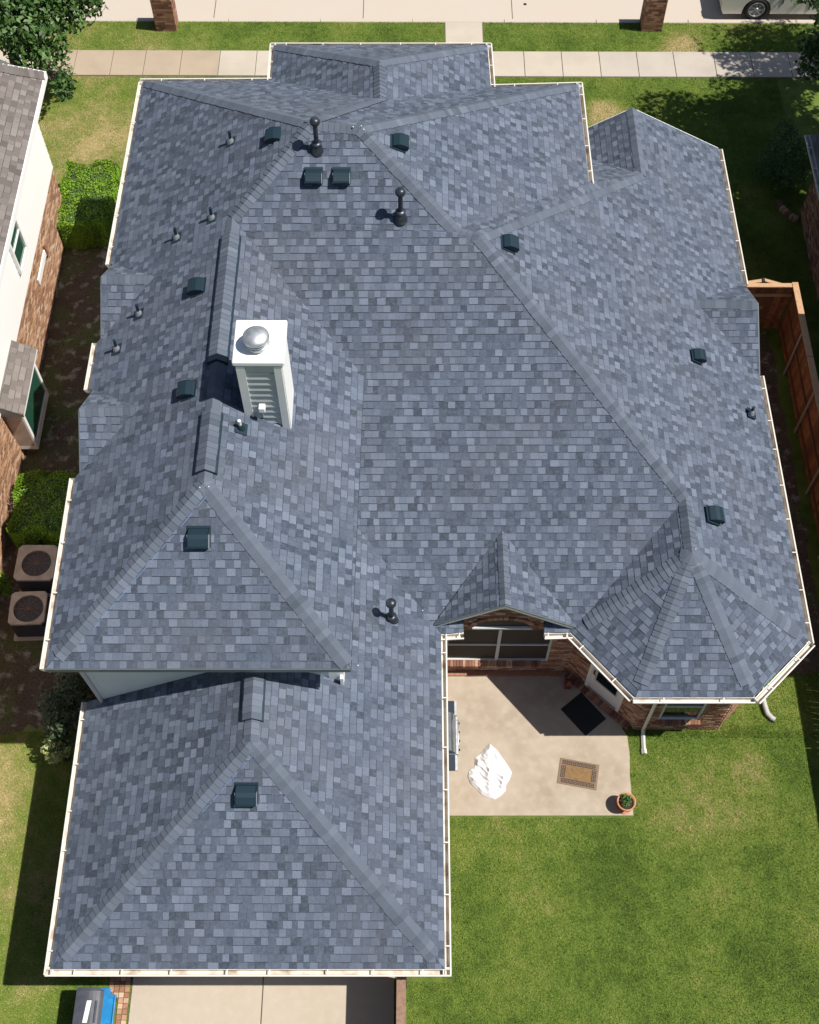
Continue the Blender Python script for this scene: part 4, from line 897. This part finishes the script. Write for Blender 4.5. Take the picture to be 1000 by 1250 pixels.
# curved bed edging by the right neighbour's shrub
ed=empty('bed_edging',(10.6,25.4,0),label='curved reddish edging around the shaded shrub bed on the right',cat='edging')
pts=[at(948,248),at(953,255),at(960,262),at(968,268),at(974,270)]
for i in range(len(pts)-1):
    for j in range(2):
        p=pts[i].lerp(pts[i+1],j/2); q=pts[i].lerp(pts[i+1],(j+.9)/2); d_=(q-p); a=math.atan2(d_.y,d_.x); m=Matrix.Rotation(a,4,'Z'); m.translation=p
        k=MB(); k.bbox((0,-.08,0),(d_.length,.08,.14),.015,tint=random.random(),mat=m); k.build('brick',BRICK,ed)

# ------------------------------------------------------------------ fences
fe=empty('wood_fence',(9.97,12,0),label='tall red brown stained cedar privacy fence along the right side yard',cat='fence')
X=10.0; yN=20.98; y=yN
pickets=0
while y>-6:
    w__=.135+random.uniform(-.004,.004); k=MB(); k.box((X+.025,y-w__,.04),(X+.045,y-.006,1.80+random.uniform(-.006,.006)),tint=random.random()); k.build('fence_board',WOOD,fe); y-=w__+.002
for z in (.30,.95,1.62):
    k=MB(); yy=yN
    while yy>-6: k.box((X-.015,yy-2.38,z-.045),(X+.024,yy,z+.045),tint=random.random()*.5); yy-=2.4
    k.build('rail',WOOD,fe)
yy=yN-1.55
while yy>-6:
    k=MB(); k.tube([V(X-.045,yy,0),V(X-.045,yy,1.74)],.032,8); k.build('post',GALV,fe); yy-=1.85
yy=yN+.06
while yy>-6:
    k=MB(); k.bbox((X-.085,yy-2.42,1.81),(X+.075,yy-.005,1.85),.006); k.build('cap_board',WOODL,fe); yy-=2.43
# return with the gate
k=MB(); xx=8.75
while xx<X-.05:
    k=MB(); k.box((xx,yN-.02,.04),(min(xx+.135,X-.02),yN,1.78),tint=random.random()); k.build('fence_board',WOOD,fe); xx+=.139
k=MB(); k.bbox((8.72,yN-.10,1.80),(X-.09,yN+.03,1.84),.006); k.build('cap_board',WOODL,fe)
k=MB(); k.box((8.75,yN-.06,1.40),(X,yN-.022,1.49)); k.build('rail',WOODL,fe); 
k=MB(); k.box((8.75,yN-.06,.35),(X,yN-.022,.44)); k.build('rail',WOOD,fe)
gt=empty('fence_gate',(9.3,21.25,0),label='cedar gate standing slightly open at the end of the fence by the roof edge',cat='gate')
a0=at(912,345,1.8); a1=at(932,342,1.8); a2=at(960,349,1.8)
for A,B in ((a0,a1),(at(933,341.5,1.8),a2)):
    d_=B-A; a=math.atan2(d_.y,d_.x); m=Matrix.Rotation(a,4,'Z'); m.translation=V(A.x,A.y,0); L=d_.length; n_=int(L/.14)+1
    for i in range(n_):
        k=MB(); k.box((i*L/n_,-.01,.05),((i+.96)*L/n_,.01,1.76),tint=random.random(),mat=m); k.build('gate_board',WOOD,gt)
    k=MB(); k.bbox((0,-.05,1.77),(L,.05,1.81),.006,mat=m); k.build('cap_board',WOODL,gt)
k=MB(); k.box((a1.x-.03,a1.y-.08,1.2),(a1.x+.03,a1.y+.05,1.84)); k.build('latch_post',BLK,gt)
# low fence by the driveway
df=empty('driveway_fence',(-.16,2,0),label='weathered wooden fence end running from garage corner beside the driveway',cat='fence')
yy=4.15
while yy>-8:
    k=MB(); k.box((-.155,yy-.137,.03),(-.135,yy,1.76),tint=random.random()); k.build('fence_board',WOODG,df); yy-=.139
for z in (.35,1.5):
    k=MB(); k.box((-.130,-8,z-.045),(-.09,4.1,z+.045)); k.build('rail',WOODG,df)
for i,yy in enumerate((4.1,1.65,-.8,-3.2)):
    k=MB(); k.bbox((-.235,yy-2.42,1.77),(-.055,yy,1.81),.006); k.build('cap_board',WOODG,df)
k=MB(); k.box((-.13,3.98,0),(-.04,4.07,1.77)); k.build('post',WOODG,df)

# ------------------------------------------------------------------ mailboxes (brick pillars with arched tops)
def mailbox(x,y,label,seed):
    o=empty('brick_mailbox',(x,y,0),label=label,cat='mailbox',group='brick mailboxes by the street'); r=random.Random(seed)
    hw,hd,H=.33,.28,1.12; k=MB()
    out=[(-hw+.012,0),(hw-.012,0),(hw-.012,H)]+[((hw-.012)*math.cos(t),H+.24*math.sin(t)) for t in [math.pi*i/12 for i in range(1,12)]]+[(-hw+.012,H)]
    k.prism(out,Matrix(((1,0,0,x),(0,0,1,y-hd+.012),(0,1,0,0),(0,0,0,1))),2*hd-.024); k.build('core',MORTAR,o)
    def br(P,ax,nr,L,z0,h):
        k=MB(); a=P; vs=[a+ax*s+nr*d+V(0,0,z) for z in (z0+.005,z0+h-.005) for s,d in ((.005,-.03),(L-.005,-.03),(L-.005,.008),(.005,.008))]
        k.add(vs,[(0,1,2,3),(7,6,5,4),(1,5,6,2),(2,6,7,3),(3,7,4,0)],r.random()*.8); k.build('brick',BRICK,o,origin=vs[0])
    z=0;row=0
    while z<H-.02:
        for nr_,W2,D in ((V(0,-1,0),hw,hd),(V(0,1,0),hw,hd),(V(1,0,0),hd,hw),(V(-1,0,0),hd,hw)):
            ax_=V(-nr_.y,nr_.x,0); P=V(x,y,0)+nr_*(D-.008)-ax_*W2; tot=2*W2; s=0; off=.11 if row%2 else 0
            cuts=[0]+[c for c in [off+.22*i for i in range(1 if off==0 else 0,5)] if .04<c<tot-.04]+[tot]
            for a,b in zip(cuts[:-1],cuts[1:]): br(P+ax_*a,ax_,nr_,b-a,z,.082)
        z+=.0835;row+=1
    for i in range(14):   # soldier bricks over the arch
        t0=math.pi*(i+.06)/14;t1=math.pi*(i+.94)/14
        for (ya,yb) in ((-hd-.004,-.004),(.004,hd+.004)):
            q=[((hw-.05+a)*math.cos(t),H+(.20+a)*math.sin(t)) for a,t in ((0,t0),(.06,t0),(.06,t1),(0,t1))]
            k=MB(); k.add([(x+p,y+yy_,z_) for yy_ in (ya,yb) for p,z_ in q],[(0,3,2,1),(4,5,6,7),(0,1,5,4),(1,2,6,5),(2,3,7,6),(3,0,4,7)],.3+r.random()*.7); k.build('arch_brick',BRICKT,o)
    k=MB(); k.box((x-.14,y+hd,.72),(x+.14,y+hd+.02,1.02)); k.build('letter_door',BLK,o)
mailbox(-7.95,33.42,'brick mailbox pillar near the top left, beyond the grass verge',1)
mailbox(7.76,33.48,'brick mailbox pillar near the top right, left of the parked white car',2)

# ------------------------------------------------------------------ cars on the street
def car(x0,yn,L,paint,label,lift=.0,flip=False):
    """near side faces -y at yn; body from x0 to x0+L"""
    z0=-.10; o=empty('parked_car',(x0+L/2,yn+.95,z0),label=label,cat='car')
    w1,w2=(1.22,L-1.0); R=.40
    def arch(cx,n=10): return [(cx+ (R+.06)*math.cos(t),.36+(R+.06)*math.sin(t)) for t in [math.pi*i/n for i in range(n,-1,-1)]]
    low=[(.06,.42),(.16,.24),(w1-R-.06,.24)]+arch(w1)+[(w1+R+.06,.24),(w2-R-.06,.24)]+arch(w2)+[(w2+R+.06,.24),(L-.1,.26),(L-.02,.5)]
    top=[(L-.03,.95),(L-.12,1.08),(1.55,1.12),(1.25,1.08),(.25,.96),(.04,.80)]
    out=[(x0+a,b) for a,b in low+top]; Wd=1.85
    k=MB(); k.prism(out,Matrix(((1,0,0,0),(0,0,1,yn+.03),(0,1,0,z0),(0,0,0,1))),Wd-.06); k.build('body',paint,o)
    k=MB(); cab=[(1.45,1.11),(2.05,1.62),(2.5,1.70),(L-.55,1.68),(L-.2,1.10)]
    n=len(cab); vs=[V(x0+a,yn+.05+(.16 if b>1.2 else 0),z0+b) for a,b in cab]+[V(x0+a,yn+Wd-.05-(.16 if b>1.2 else 0),z0+b) for a,b in cab]
    k.add(vs,[tuple(range(n))[::-1],tuple(range(n,2*n))]+[(i,(i+1)%n,n+(i+1)%n,n+i) for i in range(n)]); k.build('cabin',paint,o)
    for a,b in ((1.72,2.55),(2.63,3.45),(3.53,L-.5)):
        k=MB(); k.add([V(x0+a+(.18 if a<2 else 0),yn+.10,z0+1.18),V(x0+b,yn+.10,z0+1.18),V(x0+b-.05,yn+.19,z0+1.58),V(x0+max(a,2.05)+.05,yn+.19,z0+1.58)],[(0,1,2,3)]); 
        k.add([V(x0+a,yn+.055,z0+1.16),V(x0+b,yn+.055,z0+1.16)],[]); k.build('window',GLASS,o)
    k=MB(); k.add([V(x0+1.50,yn+.16,z0+1.16),V(x0+1.50,yn+Wd-.16,z0+1.16),V(x0+2.03,yn+Wd-.26,z0+1.61),V(x0+2.03,yn+.26,z0+1.61)],[(0,3,2,1)]); k.build('windscreen',GLASS,o)
    for cx in (w1,w2):
        for side in (0,1):
            yc=yn+.12 if side==0 else yn+Wd-.12; sg=-1 if side==0 else 1
            mm=Matrix.Rotation(math.pi/2*(-sg),4,'X'); mm.translation=V(x0+cx,yc,z0+.40)
            k=MB(); k.lathe([(.05,-.10),(R-.04,-.11),(R,-.06),(R,.06),(R-.04,.11),(.27,.10),(.25,.04),(.05,.03)],n=28,mat=mm); wh=k.build('wheel',TYRE,o)
            k=MB(); k.lathe([(.255,.06),(.265,.10),(.24,.105),(.235,.05)],n=28,mat=mm)
            for i in range(7):
                a=2*math.pi*i/7; ro=mm@Matrix.Rotation(a,4,'Z'); k.box((.03,-.03,.05),(.245,.03,.09),mat=ro)
            k.lathe([(.06,.05),(.06,.10),(.03,.11),(.001,.11)],n=14,mat=mm); k.build('rim',STEEL,wh)
    for s_y in (yn+.12,yn+Wd-.42):
        k=MB(); k.box((x0+.03,s_y,z0+.66),(x0+.10,s_y+.30,z0+.84)); k.build('headlight',STEEL,o)
    k=MB(); k.box((x0+2.0,yn+.01,z0+.62),(x0+2.02,yn+.035,z0+1.1)); k.box((x0+2.9,yn+.01,z0+.4),(x0+2.92,yn+.035,z0+1.1)); k.build('door_seam',BLK,o)
    return o
car(9.98,33.88,4.7,CARW,'white car parked at the kerb in the top right corner')
car(-16.7,34.32,4.7,CARD,'dark car parked in the street behind the top left tree')

# ------------------------------------------------------------------ air conditioners
def ac(x,y,label,rz,s=.84,h=.80):
    o=empty('air_conditioner',(x,y,0),rz,label=label,cat='air conditioner',group='air conditioners in the side yard')
    def bb(nm,mm,f):
        k=MB(); f(k); ob=k.build(nm,mm,None); ob.parent=o; ob.location=(0,0,0); return ob
    hs=s/2
    bb('base_pad',CONC,lambda k:k.bbox((-hs-.06,-hs-.06,0),(hs+.06,hs+.06,.05),.01))
    bb('coil',ACD,lambda k:k.bbox((-hs+.03,-hs+.03,.05),(hs-.03,hs-.03,h-.06),.06))
    def louv(k):
        for i in range(13):
            z=.09+i*.05
            for a,b in (((-hs+.05,-hs+.008,z),(hs-.05,-hs+.028,z+.014)),((-hs+.05,hs-.028,z),(hs-.05,hs-.008,z+.014)),((-hs+.008,-hs+.05,z),(-hs+.028,hs-.05,z+.014)),((hs-.028,-hs+.05,z),(hs-.008,hs-.05,z+.014))): k.box(a,b)
    bb('louvre',ACD,louv)
    def topf(k):
        n=32; ri=.345; c=.10; out=[]
        for i in range(n):
            t=2*math.pi*(i+.5)/n; x_,y_=math.cos(t),math.sin(t); m_=max(abs(x_),abs(y_)); px,py=x_/m_*hs,y_/m_*hs
            # rounded corners
            qx,qy=max(-hs+c,min(hs-c,px)),max(-hs+c,min(hs-c,py)); dx,dy=px-qx,py-qy; dd=math.hypot(dx,dy)
            if dd>c: px,py=qx+dx/dd*c,qy+dy/dd*c
            out.append((px,py))
        inn=[(ri*math.cos(2*math.pi*(i+.5)/n)+.02,ri*math.sin(2*math.pi*(i+.5)/n)-.03) for i in range(n)]
        vs=[(a,b,h-.07) for a,b in out]+[(a,b,h-.015) for a,b in out]+[(a*.97,b*.97,h) for a,b in out]+[(a,b,h+.005) for a,b in inn]+[(a,b,h-.07) for a,b in inn]
        fs=[]
        for L_ in range(4):
            for i in range(n): fs.append((L_*n+i,L_*n+(i+1)%n,(L_+1)*n+(i+1)%n,(L_+1)*n+i))
        k.add(vs,fs)
    bb('cabinet_top',ACM,topf)
    fan=bb('fan',ACF,lambda k:(k.lathe([(.34,h-.30),(.34,h-.298),(.001,h-.298)],(.02,-.03,0),24,mi=1),k.lathe([(.075,h-.2),(.075,h-.07),(.001,h-.06)],(.02,-.03,0),14)))
    fan.data.materials.append(ACD)
    for i in range(4):
        a=i*math.pi/2+.4
        def bl(k,a=a):
            c_,s__=math.cos(a),math.sin(a); 
            pts=[(.07,-.05),(.31,-.16),(.32,.09),(.07,.05)]
            k.add([(c_*p-s__*q+.02,s__*p+c_*q-.03,h-.14-.12*(q)) for p,q in pts],[(0,1,2,3)])
        ob=bb('fan_blade',ACF,bl); ob.parent=fan
    def grille(k):
        for r_ in (.07,.13,.19,.25,.30,.34): 
            pts=[(.02+r_*math.cos(2*math.pi*i/24),-.03+r_*math.sin(2*math.pi*i/24),h+.012) for i in range(25)]; k.tube(pts,.0028,4,caps=False)
        for i in range(6):
            a=math.pi*i/6; k.tube([(.02-.345*math.cos(a),-.03-.345*math.sin(a),h+.008),(.02+.345*math.cos(a),-.03+.345*math.sin(a),h+.008)],.004,4)
    bb('fan_guard',ACF,grille); return o
ac(-8.82,13.28,'air conditioner nearer the green hedge, partly hidden by the roof gutter',0,.94)
ac(-8.82,12.10,'air conditioner farther from the hedge, its round fan fully in view',.04,.84)

# ------------------------------------------------------------------ patio things
gr=empty('gas_grill',(.80,9.05,.05),label='stainless gas grill half hidden under the white gutter on the patio',cat='grill')
def gp(nm,mm,f,par=None):
    k=MB(); f(k); return k.build(nm,mm,par or gr)
gx0,gx1=.52,1.00
gp('cart',GRILLD,lambda k:k.bbox((gx0,8.62,.14),(gx1-.06,9.46,.74),.02))
for yy in (8.58,9.44):
    for xx in (gx0+.03,gx1-.12): gp('leg',BLK,lambda k:k.box((xx,yy,.05),(xx+.05,yy+.05,.74)))
gp('firebox',GRILLM,lambda k:k.bbox((gx0,8.58,.74),(gx1,9.48,.90),.02))
def lid(k):
    n=10; prof=[(gx1-.02,.90)]+[((gx0+gx1)/2+ .23*math.cos(t),.90+.26*math.sin(t)) for t in [math.pi*i/n for i in range(1,n)]]+[(gx0+.02,.90)]
    k.prism(prof,Matrix(((1,0,0,0),(0,0,1,8.60),(0,1,0,0),(0,0,0,1))),.86)
lido=gp('lid',GRILLM,lid)
gp('lid_handle',STEEL,lambda k:k.tube([V(gx1-.01,8.75,1.02),V(gx1+.05,8.75,1.03),V(gx1+.05,9.32,1.03),V(gx1-.01,9.32,1.02)],.013,8),lido)
gp('control_panel',STEEL,lambda k:k.bbox((gx1,8.60,.74),(gx1+.06,9.46,.87),.01))
for i in range(4): gp('knob',BLK,lambda k:k.tube([V(gx1+.06,8.72+i*.2,.81),V(gx1+.095,8.72+i*.2,.81)],.026,10))
for (a,b) in ((8.24,8.575),(9.485,9.82)): gp('side_shelf',GRILLD,lambda k:k.bbox((gx0+.02,a,.84),(gx1-.02,b,.88),.01)); gp('shelf_rail',STEEL,lambda k:k.box((gx1-.018,a,.835),(gx1+.03,b,.885)))
for yy in (8.64,9.40): gp('wheel',BLK,lambda k:k.tube([V(gx1-.06,yy,.12),V(gx1-.01,yy,.12)],.07,12))
# crumpled white cover
def crumple():
    out_px=[(598,908),(607,916),(614,926),(621,936),(625,943),(622,952),(618,958),(617,966),(611,972),(604,976),(596,974),(588,970),(582,964),(574,956),(571,948),(573,940),(579,937),(580,930),(580,925),(586,921),(592,914)]
    P=[at(u,v,.05) for u,v in out_px]; c=sum(P,V(0,0,0))/len(P); n=len(P); rings=34; rg=random.Random(5); seg=9
    O=[]
    for i in range(n):
        for j in range(seg): O.append(P[i].lerp(P[(i+1)%n],j/seg))
    n=len(O); vs=[]; fs=[]
    from mathutils import noise
    def fold(p):
        q=V(p.x*3.0+p.y*.8,p.y*2.2,0); a=(1-abs(noise.noise(q*1.1))*2.6)*.12; b=(1-abs(noise.noise(q*2.4+V(5,3,1)))*2.4)*.07; c_=(1-abs(noise.noise(V((p.x+p.y)*8,(p.x-p.y)*1.8,3)))*2.6)*.09
        return .025+max(0,a*.5+b*.25+c_*.5)
    for r_ in range(rings,0,-1):
        for i in range(n):
            t=r_/rings; p=c+(O[i]-c)*t; edge=min(1,(1-t)*5+.08); vs.append(V(p.x,p.y,.055+fold(p)*edge*(.75+.25*(1-t))))
    vs.append(V(c.x,c.y,.055+fold(c)))
    for r_ in range(rings-1):
        for i in range(n): fs.append((r_*n+i,r_*n+(i+1)%n,(r_+1)*n+(i+1)%n,(r_+1)*n+i))
    for i in range(n): fs.append(((rings-1)*n+i,(rings-1)*n+(i+1)%n,len(vs)-1))
    sk=[V(v.x,v.y,.05) for v in vs[:n]]; b=len(vs); vs+=sk
    for i in range(n): fs.append((i,b+i,b+(i+1)%n,(i+1)%n))
    k=MB(); k.add(vs,fs,smooth=True); return k.build('crumpled_cover',CLOTH,None,origin=(c.x,c.y,.05),label='crumpled white cloth cover lying on the patio beside the grill',cat='cover')
crumple()
# greek key doormat
mt=[at(684,925,.05),at(733,934,.05),at(727,965,.05),at(680,956,.05)]
c=sum(mt,V(0,0,0))/4; axm=((mt[1]-mt[0])+(mt[2]-mt[3])).normalized(); ang=math.atan2(axm.y,axm.x)
LX=((mt[1]-mt[0]).length+(mt[2]-mt[3]).length)/2; LY=((mt[3]-mt[0]).length+(mt[2]-mt[1]).length)/2
dm=empty('doormat',(c.x,c.y,.05),ang,label='tan coir doormat with a dark greek key border in the sun',cat='doormat')
def dmp(nm,mm,f):
    k=MB(); f(k); ob=k.build(nm,mm,None); ob.parent=dm; return ob
dmp('border',RUGB,lambda k:k.bbox((-LX/2,-LY/2,0),(LX/2,LY/2,.012),.006))
dmp('centre_panel',RUG,lambda k:k.box((-LX/2+.15,-LY/2+.14,.012),(LX/2-.15,LY/2-.14,.0155)))
KEY=["XXXXX.","X...X.","X.X.X.","X.XXX.","X....."," XXXXX".replace(' ','X')]
def keys(k):
    cell=.0155
    def unit(cx,cy,rot):
        for r_,row in enumerate(KEY):
            for q,ch in enumerate(row):
                if ch=='X':
                    px,py=(q-2.5)*cell,(2.5-r_)*cell; cc,ss=math.cos(rot),math.sin(rot); X_,Y_=cx+cc*px-ss*py,cy+ss*px+cc*py; h=cell/2
                    k.poly([(X_-h,Y_-h,.0165),(X_+h,Y_-h,.0165),(X_+h,Y_+h,.0165),(X_-h,Y_+h,.0165)])
    st=cell*6; nx=int((LX-.12)/st); ny=int((LY-.28)/st)
    for i in range(nx):
        x_=-(nx-1)*st/2+i*st; unit(x_,LY/2-.085,0); unit(x_,-LY/2+.085,math.pi)
    for i in range(ny):
        y_=-(ny-1)*st/2+i*st; unit(-LX/2+.095,y_,math.pi/2); unit(LX/2-.095,y_,-math.pi/2)
dmp('key_pattern',RUGK,keys)
# black door mat
mt=[at(710,845,.05),at(739,877,.05),at(716,899,.05),at(684,866,.05)]; c=sum(mt,V(0,0,0))/4; axm=((mt[1]-mt[0])+(mt[2]-mt[3])).normalized()
bm=MB(); LX2=((mt[1]-mt[0]).length+(mt[2]-mt[3]).length)/2; LY2=((mt[3]-mt[0]).length+(mt[2]-mt[1]).length)/2
mm=Matrix.Rotation(math.atan2(axm.y,axm.x),4,'Z'); mm.translation=V(c.x,c.y,.051)
bm.bbox((-LX2/2,-LY2/2,0),(LX2/2,LY2/2,.012),.006,mat=mm)
for i in range(14): bm.box((-LX2/2+.04,-LY2/2+.05+i*(LY2-.1)/14,.012),(LX2/2-.04,-LY2/2+.07+i*(LY2-.1)/14,.016),mat=mm)
bm.build('rubber_mat',BLK,None,origin=(c.x,c.y,.051),label='black rubber mat in the shade in front of the patio door',cat='doormat')
# potted plant
pc=at(762,984,.05); pp=empty('potted_plant',pc,label='terracotta pot with small green plant on the patio corner',cat='plant pot')
def ppp(nm,mm,f):
    k=MB(); f(k); return k.build(nm,mm,pp)
ppp('saucer',TERRA,lambda k:k.lathe([(.10,0),(.17,.0),(.185,.03),(.165,.03),(.15,.012),(.001,.012)],tuple(pc),28))
ppp('pot',TERRA,lambda k:k.lathe([(.12,.012),(.17,.26),(.20,.26),(.205,.34),(.178,.34),(.165,.27),(.001,.27)],tuple(pc),28))
ppp('soil',SOIL,lambda k:k.lathe([(.166,.275),(.001,.29)],tuple(pc),20))
leaves((pc.x-.01,pc.y+.02,.40),(.14,.14,.10),420,LEAF,.055,21,'plant',pp,clumps=12,tintbias=.15)
# small red bucket like thing by the wall corner
rp=at(693,838,.05); rb_=empty('metal_lantern',rp,label='small dark red metal lantern in the shaded patio corner',cat='lantern')
k=MB(); k.bbox((rp.x-.07,rp.y-.07,.05),(rp.x+.07,rp.y+.07,.30),.01); k.build('case',REDM,rb_)
k=MB(); k.add([(rp.x-.09,rp.y-.09,.30),(rp.x+.09,rp.y-.09,.30),(rp.x+.09,rp.y+.09,.30),(rp.x-.09,rp.y+.09,.30),(rp.x,rp.y,.40)],[(0,1,4),(1,2,4),(2,3,4),(3,0,4)]); k.tube([V(rp.x-.05,rp.y,.36),V(rp.x-.03,rp.y,.47),V(rp.x+.03,rp.y,.47),V(rp.x+.05,rp.y,.36)],.008,6); k.build('lid',REDM,rb_)
# wheeled bin
bn=empty('recycling_bin',(-6.10,3.45,0),label='blue wheeled recycling bin with dark grey lid at the garage corner',cat='bin')
def bp_(nm,mm,f,par=None):
    k=MB(); f(k); return k.build(nm,mm,par or bn)
bx0,bx1,by0,by1=-6.43,-5.83,3.02,3.80
def bod(k):
    r=[(bx0+.06,by0+.06,.08),(bx1-.06,by0+.06,.08),(bx1-.06,by1-.06,.08),(bx0+.06,by1-.06,.08),(bx0,by0,.98),(bx1+.0,by0,.98),(bx1+.0,by1,.98),(bx0,by1,.98)]
    k.add(r,[(0,3,2,1),(4,5,6,7),(0,1,5,4),(1,2,6,5),(2,3,7,6),(3,0,4,7)])
bp_('body',BLUE,bod); bp_('rim',BLUE,lambda k:k.bbox((bx0-.02,by0-.02,.95),(bx1+.02,by1+.02,.99),.01))
def lidf(k):
    n=8; L_=by1-by0
    vs=[];
    for j in range(n+1):
        t=j/n; x=bx0-.03+(bx1-bx0-.06)*t; z=1.0+.05*math.sin(math.pi*min(1,t*1.1))
        vs+= [(x,by0-.03,z-.03),(x,by0+.04,z),(x,by1-.04,z),(x,by1+.03,z-.03)]
    fs=[]
    for j in range(n):
        for i in range(3): fs.append((4*j+i,4*j+4+i,4*j+5+i,4*j+1+i))
    k.add(vs,fs,smooth=False); k.add(vs[:4],[(0,1,2,3)]); k.add(vs[-4:],[(3,2,1,0)])
ld=bp_('lid',LID,lidf)
bp_('sticker',PAPER,lambda k:k.add([(bx0+.17,by0+.16,1.052),(bx0+.26,by0+.16,1.056),(bx0+.30,by0+.56,1.056),(bx0+.21,by0+.56,1.052)],[(0,1,2,3)]),ld)
bp_('lid_ridge',LID,lambda k:k.box((bx0+.38,by0+.16,1.04),(bx0+.41,by0+.56,1.062)),ld)
bp_('handle_bar',BLUE,lambda k:(k.tube([V(bx1+.13,by0+.10,.98),V(bx1+.13,by1-.10,.98)],.018,8),k.bbox((bx1,by0+.10,.93),(bx1+.15,by0+.16,.99),.01),k.bbox((bx1,by1-.16,.93),(bx1+.15,by1-.10,.99),.01)))
bp_('hinge_panel',BLUE,lambda k:k.bbox((bx1-.0,by0+.14,.90),(bx1+.10,by1-.14,.965),.02))
for yy in (by0+.05,by1-.10): bp_('wheel',BLK,lambda k:k.tube([V(bx1-.16,yy,.13),V(bx1-.16,yy+.06,.13)],.13,16))
# brick edging between bin and drive
ps=empty('brick_edging',(-5.73,2.8,0),label='strip of red brick pavers between blue bin and concrete driveway',cat='paving')
for i in range(60):
    for j in range(2 if i>3 else 4):
        y_=4.2-i*.105; x_=-5.64-(j+1)*.105*1.02
        if y_<-2: break
        k=MB(); k.bbox((x_+.004,y_-.20 if False else y_-.1,.0),(x_+.101,y_-.004,.03+random.uniform(-.004,.004)),.004,tint=.35+random.random()*.6); k.build('brick',BRICKT if random.random()<.3 else BRICK,ps)
# utility cover in the street, leaf scraps
uc=at(205,2,-.1); 
g=MB(); p=at(605,8,-.09); g.lathe([(.06,0),(.05,.012),(.001,.014)],(at(641,5,-.1).x,at(641,5,-.1).y,-.1),10); g.build('survey_marker',BLK,None,label='small dark marker on the joint in the pale street near the top edge',cat='marker')

# ------------------------------------------------------------------ grass blades
def grass(regions, dens, name, seed, excl=(), label='short mown grass blades over the back lawn'):
    rg=np.random.default_rng(seed); allp=[]
    for (x0,y0,x1,y1) in regions:
        n=int((x1-x0)*(y1-y0)*dens); allp.append(np.stack([rg.uniform(x0,x1,n),rg.uniform(y0,y1,n)],1))
    P=np.concatenate(allp)
    for (x0,y0,x1,y1) in excl: P=P[~((P[:,0]>x0)&(P[:,0]<x1)&(P[:,1]>y0)&(P[:,1]<y1))]
    n=len(P); h=rg.uniform(.018,.05,n); a=rg.uniform(0,2*math.pi,n); w_=rg.uniform(.008,.016,n); lean=rg.uniform(0,.045,n); b=rg.uniform(0,2*math.pi,n)
    z=np.zeros(n)
    A=np.stack([P[:,0]-np.cos(a)*w_/2,P[:,1]-np.sin(a)*w_/2,z],1); B=np.stack([P[:,0]+np.cos(a)*w_/2,P[:,1]+np.sin(a)*w_/2,z],1); C_=np.stack([P[:,0]+np.cos(b)*lean,P[:,1]+np.sin(b)*lean,h],1)
    quads(np.stack([A,B,C_],1).reshape(-1,3),rg.uniform(0,1,n),name,BLADE,None,k=3,kind='stuff',label=label,cat='grass')
grass([(-.03,1.5,.75,4.1),(.7,1.6,8.9,9.45),(4.9,9.3,8.0,9.6),(7.0,9.3,9.7,10.9),(-9.9,1.6,-6.2,9.4)],4200,'back_grass',1,excl=[(.4,7.48,4.88,11),(5.06,9.5,6.95,11),(-5.9,0,-.05,4.3)])
grass([(-5.68,1.5,-5.60,4.2),(-.30,1.5,-.24,4.2)],3000,'seam_grass',3,label='weedy grass growing along the edges of the driveway slab')
grass([(-11.5,32.24,12.5,33.62),(-13,26.2,-6.3,31.0),(-8.4,23.9,-6.6,26.3),(1.9,25.5,11.5,31.0),(8.4,21.1,11.3,25.6),(-3.2,30.5,2,31.0),(-6.5,30.5,-3.2,31)],2400,'front_grass',2,label='mown grass blades over the front lawn and verge',excl=[(1.04,32.2,2.32,33.7)])
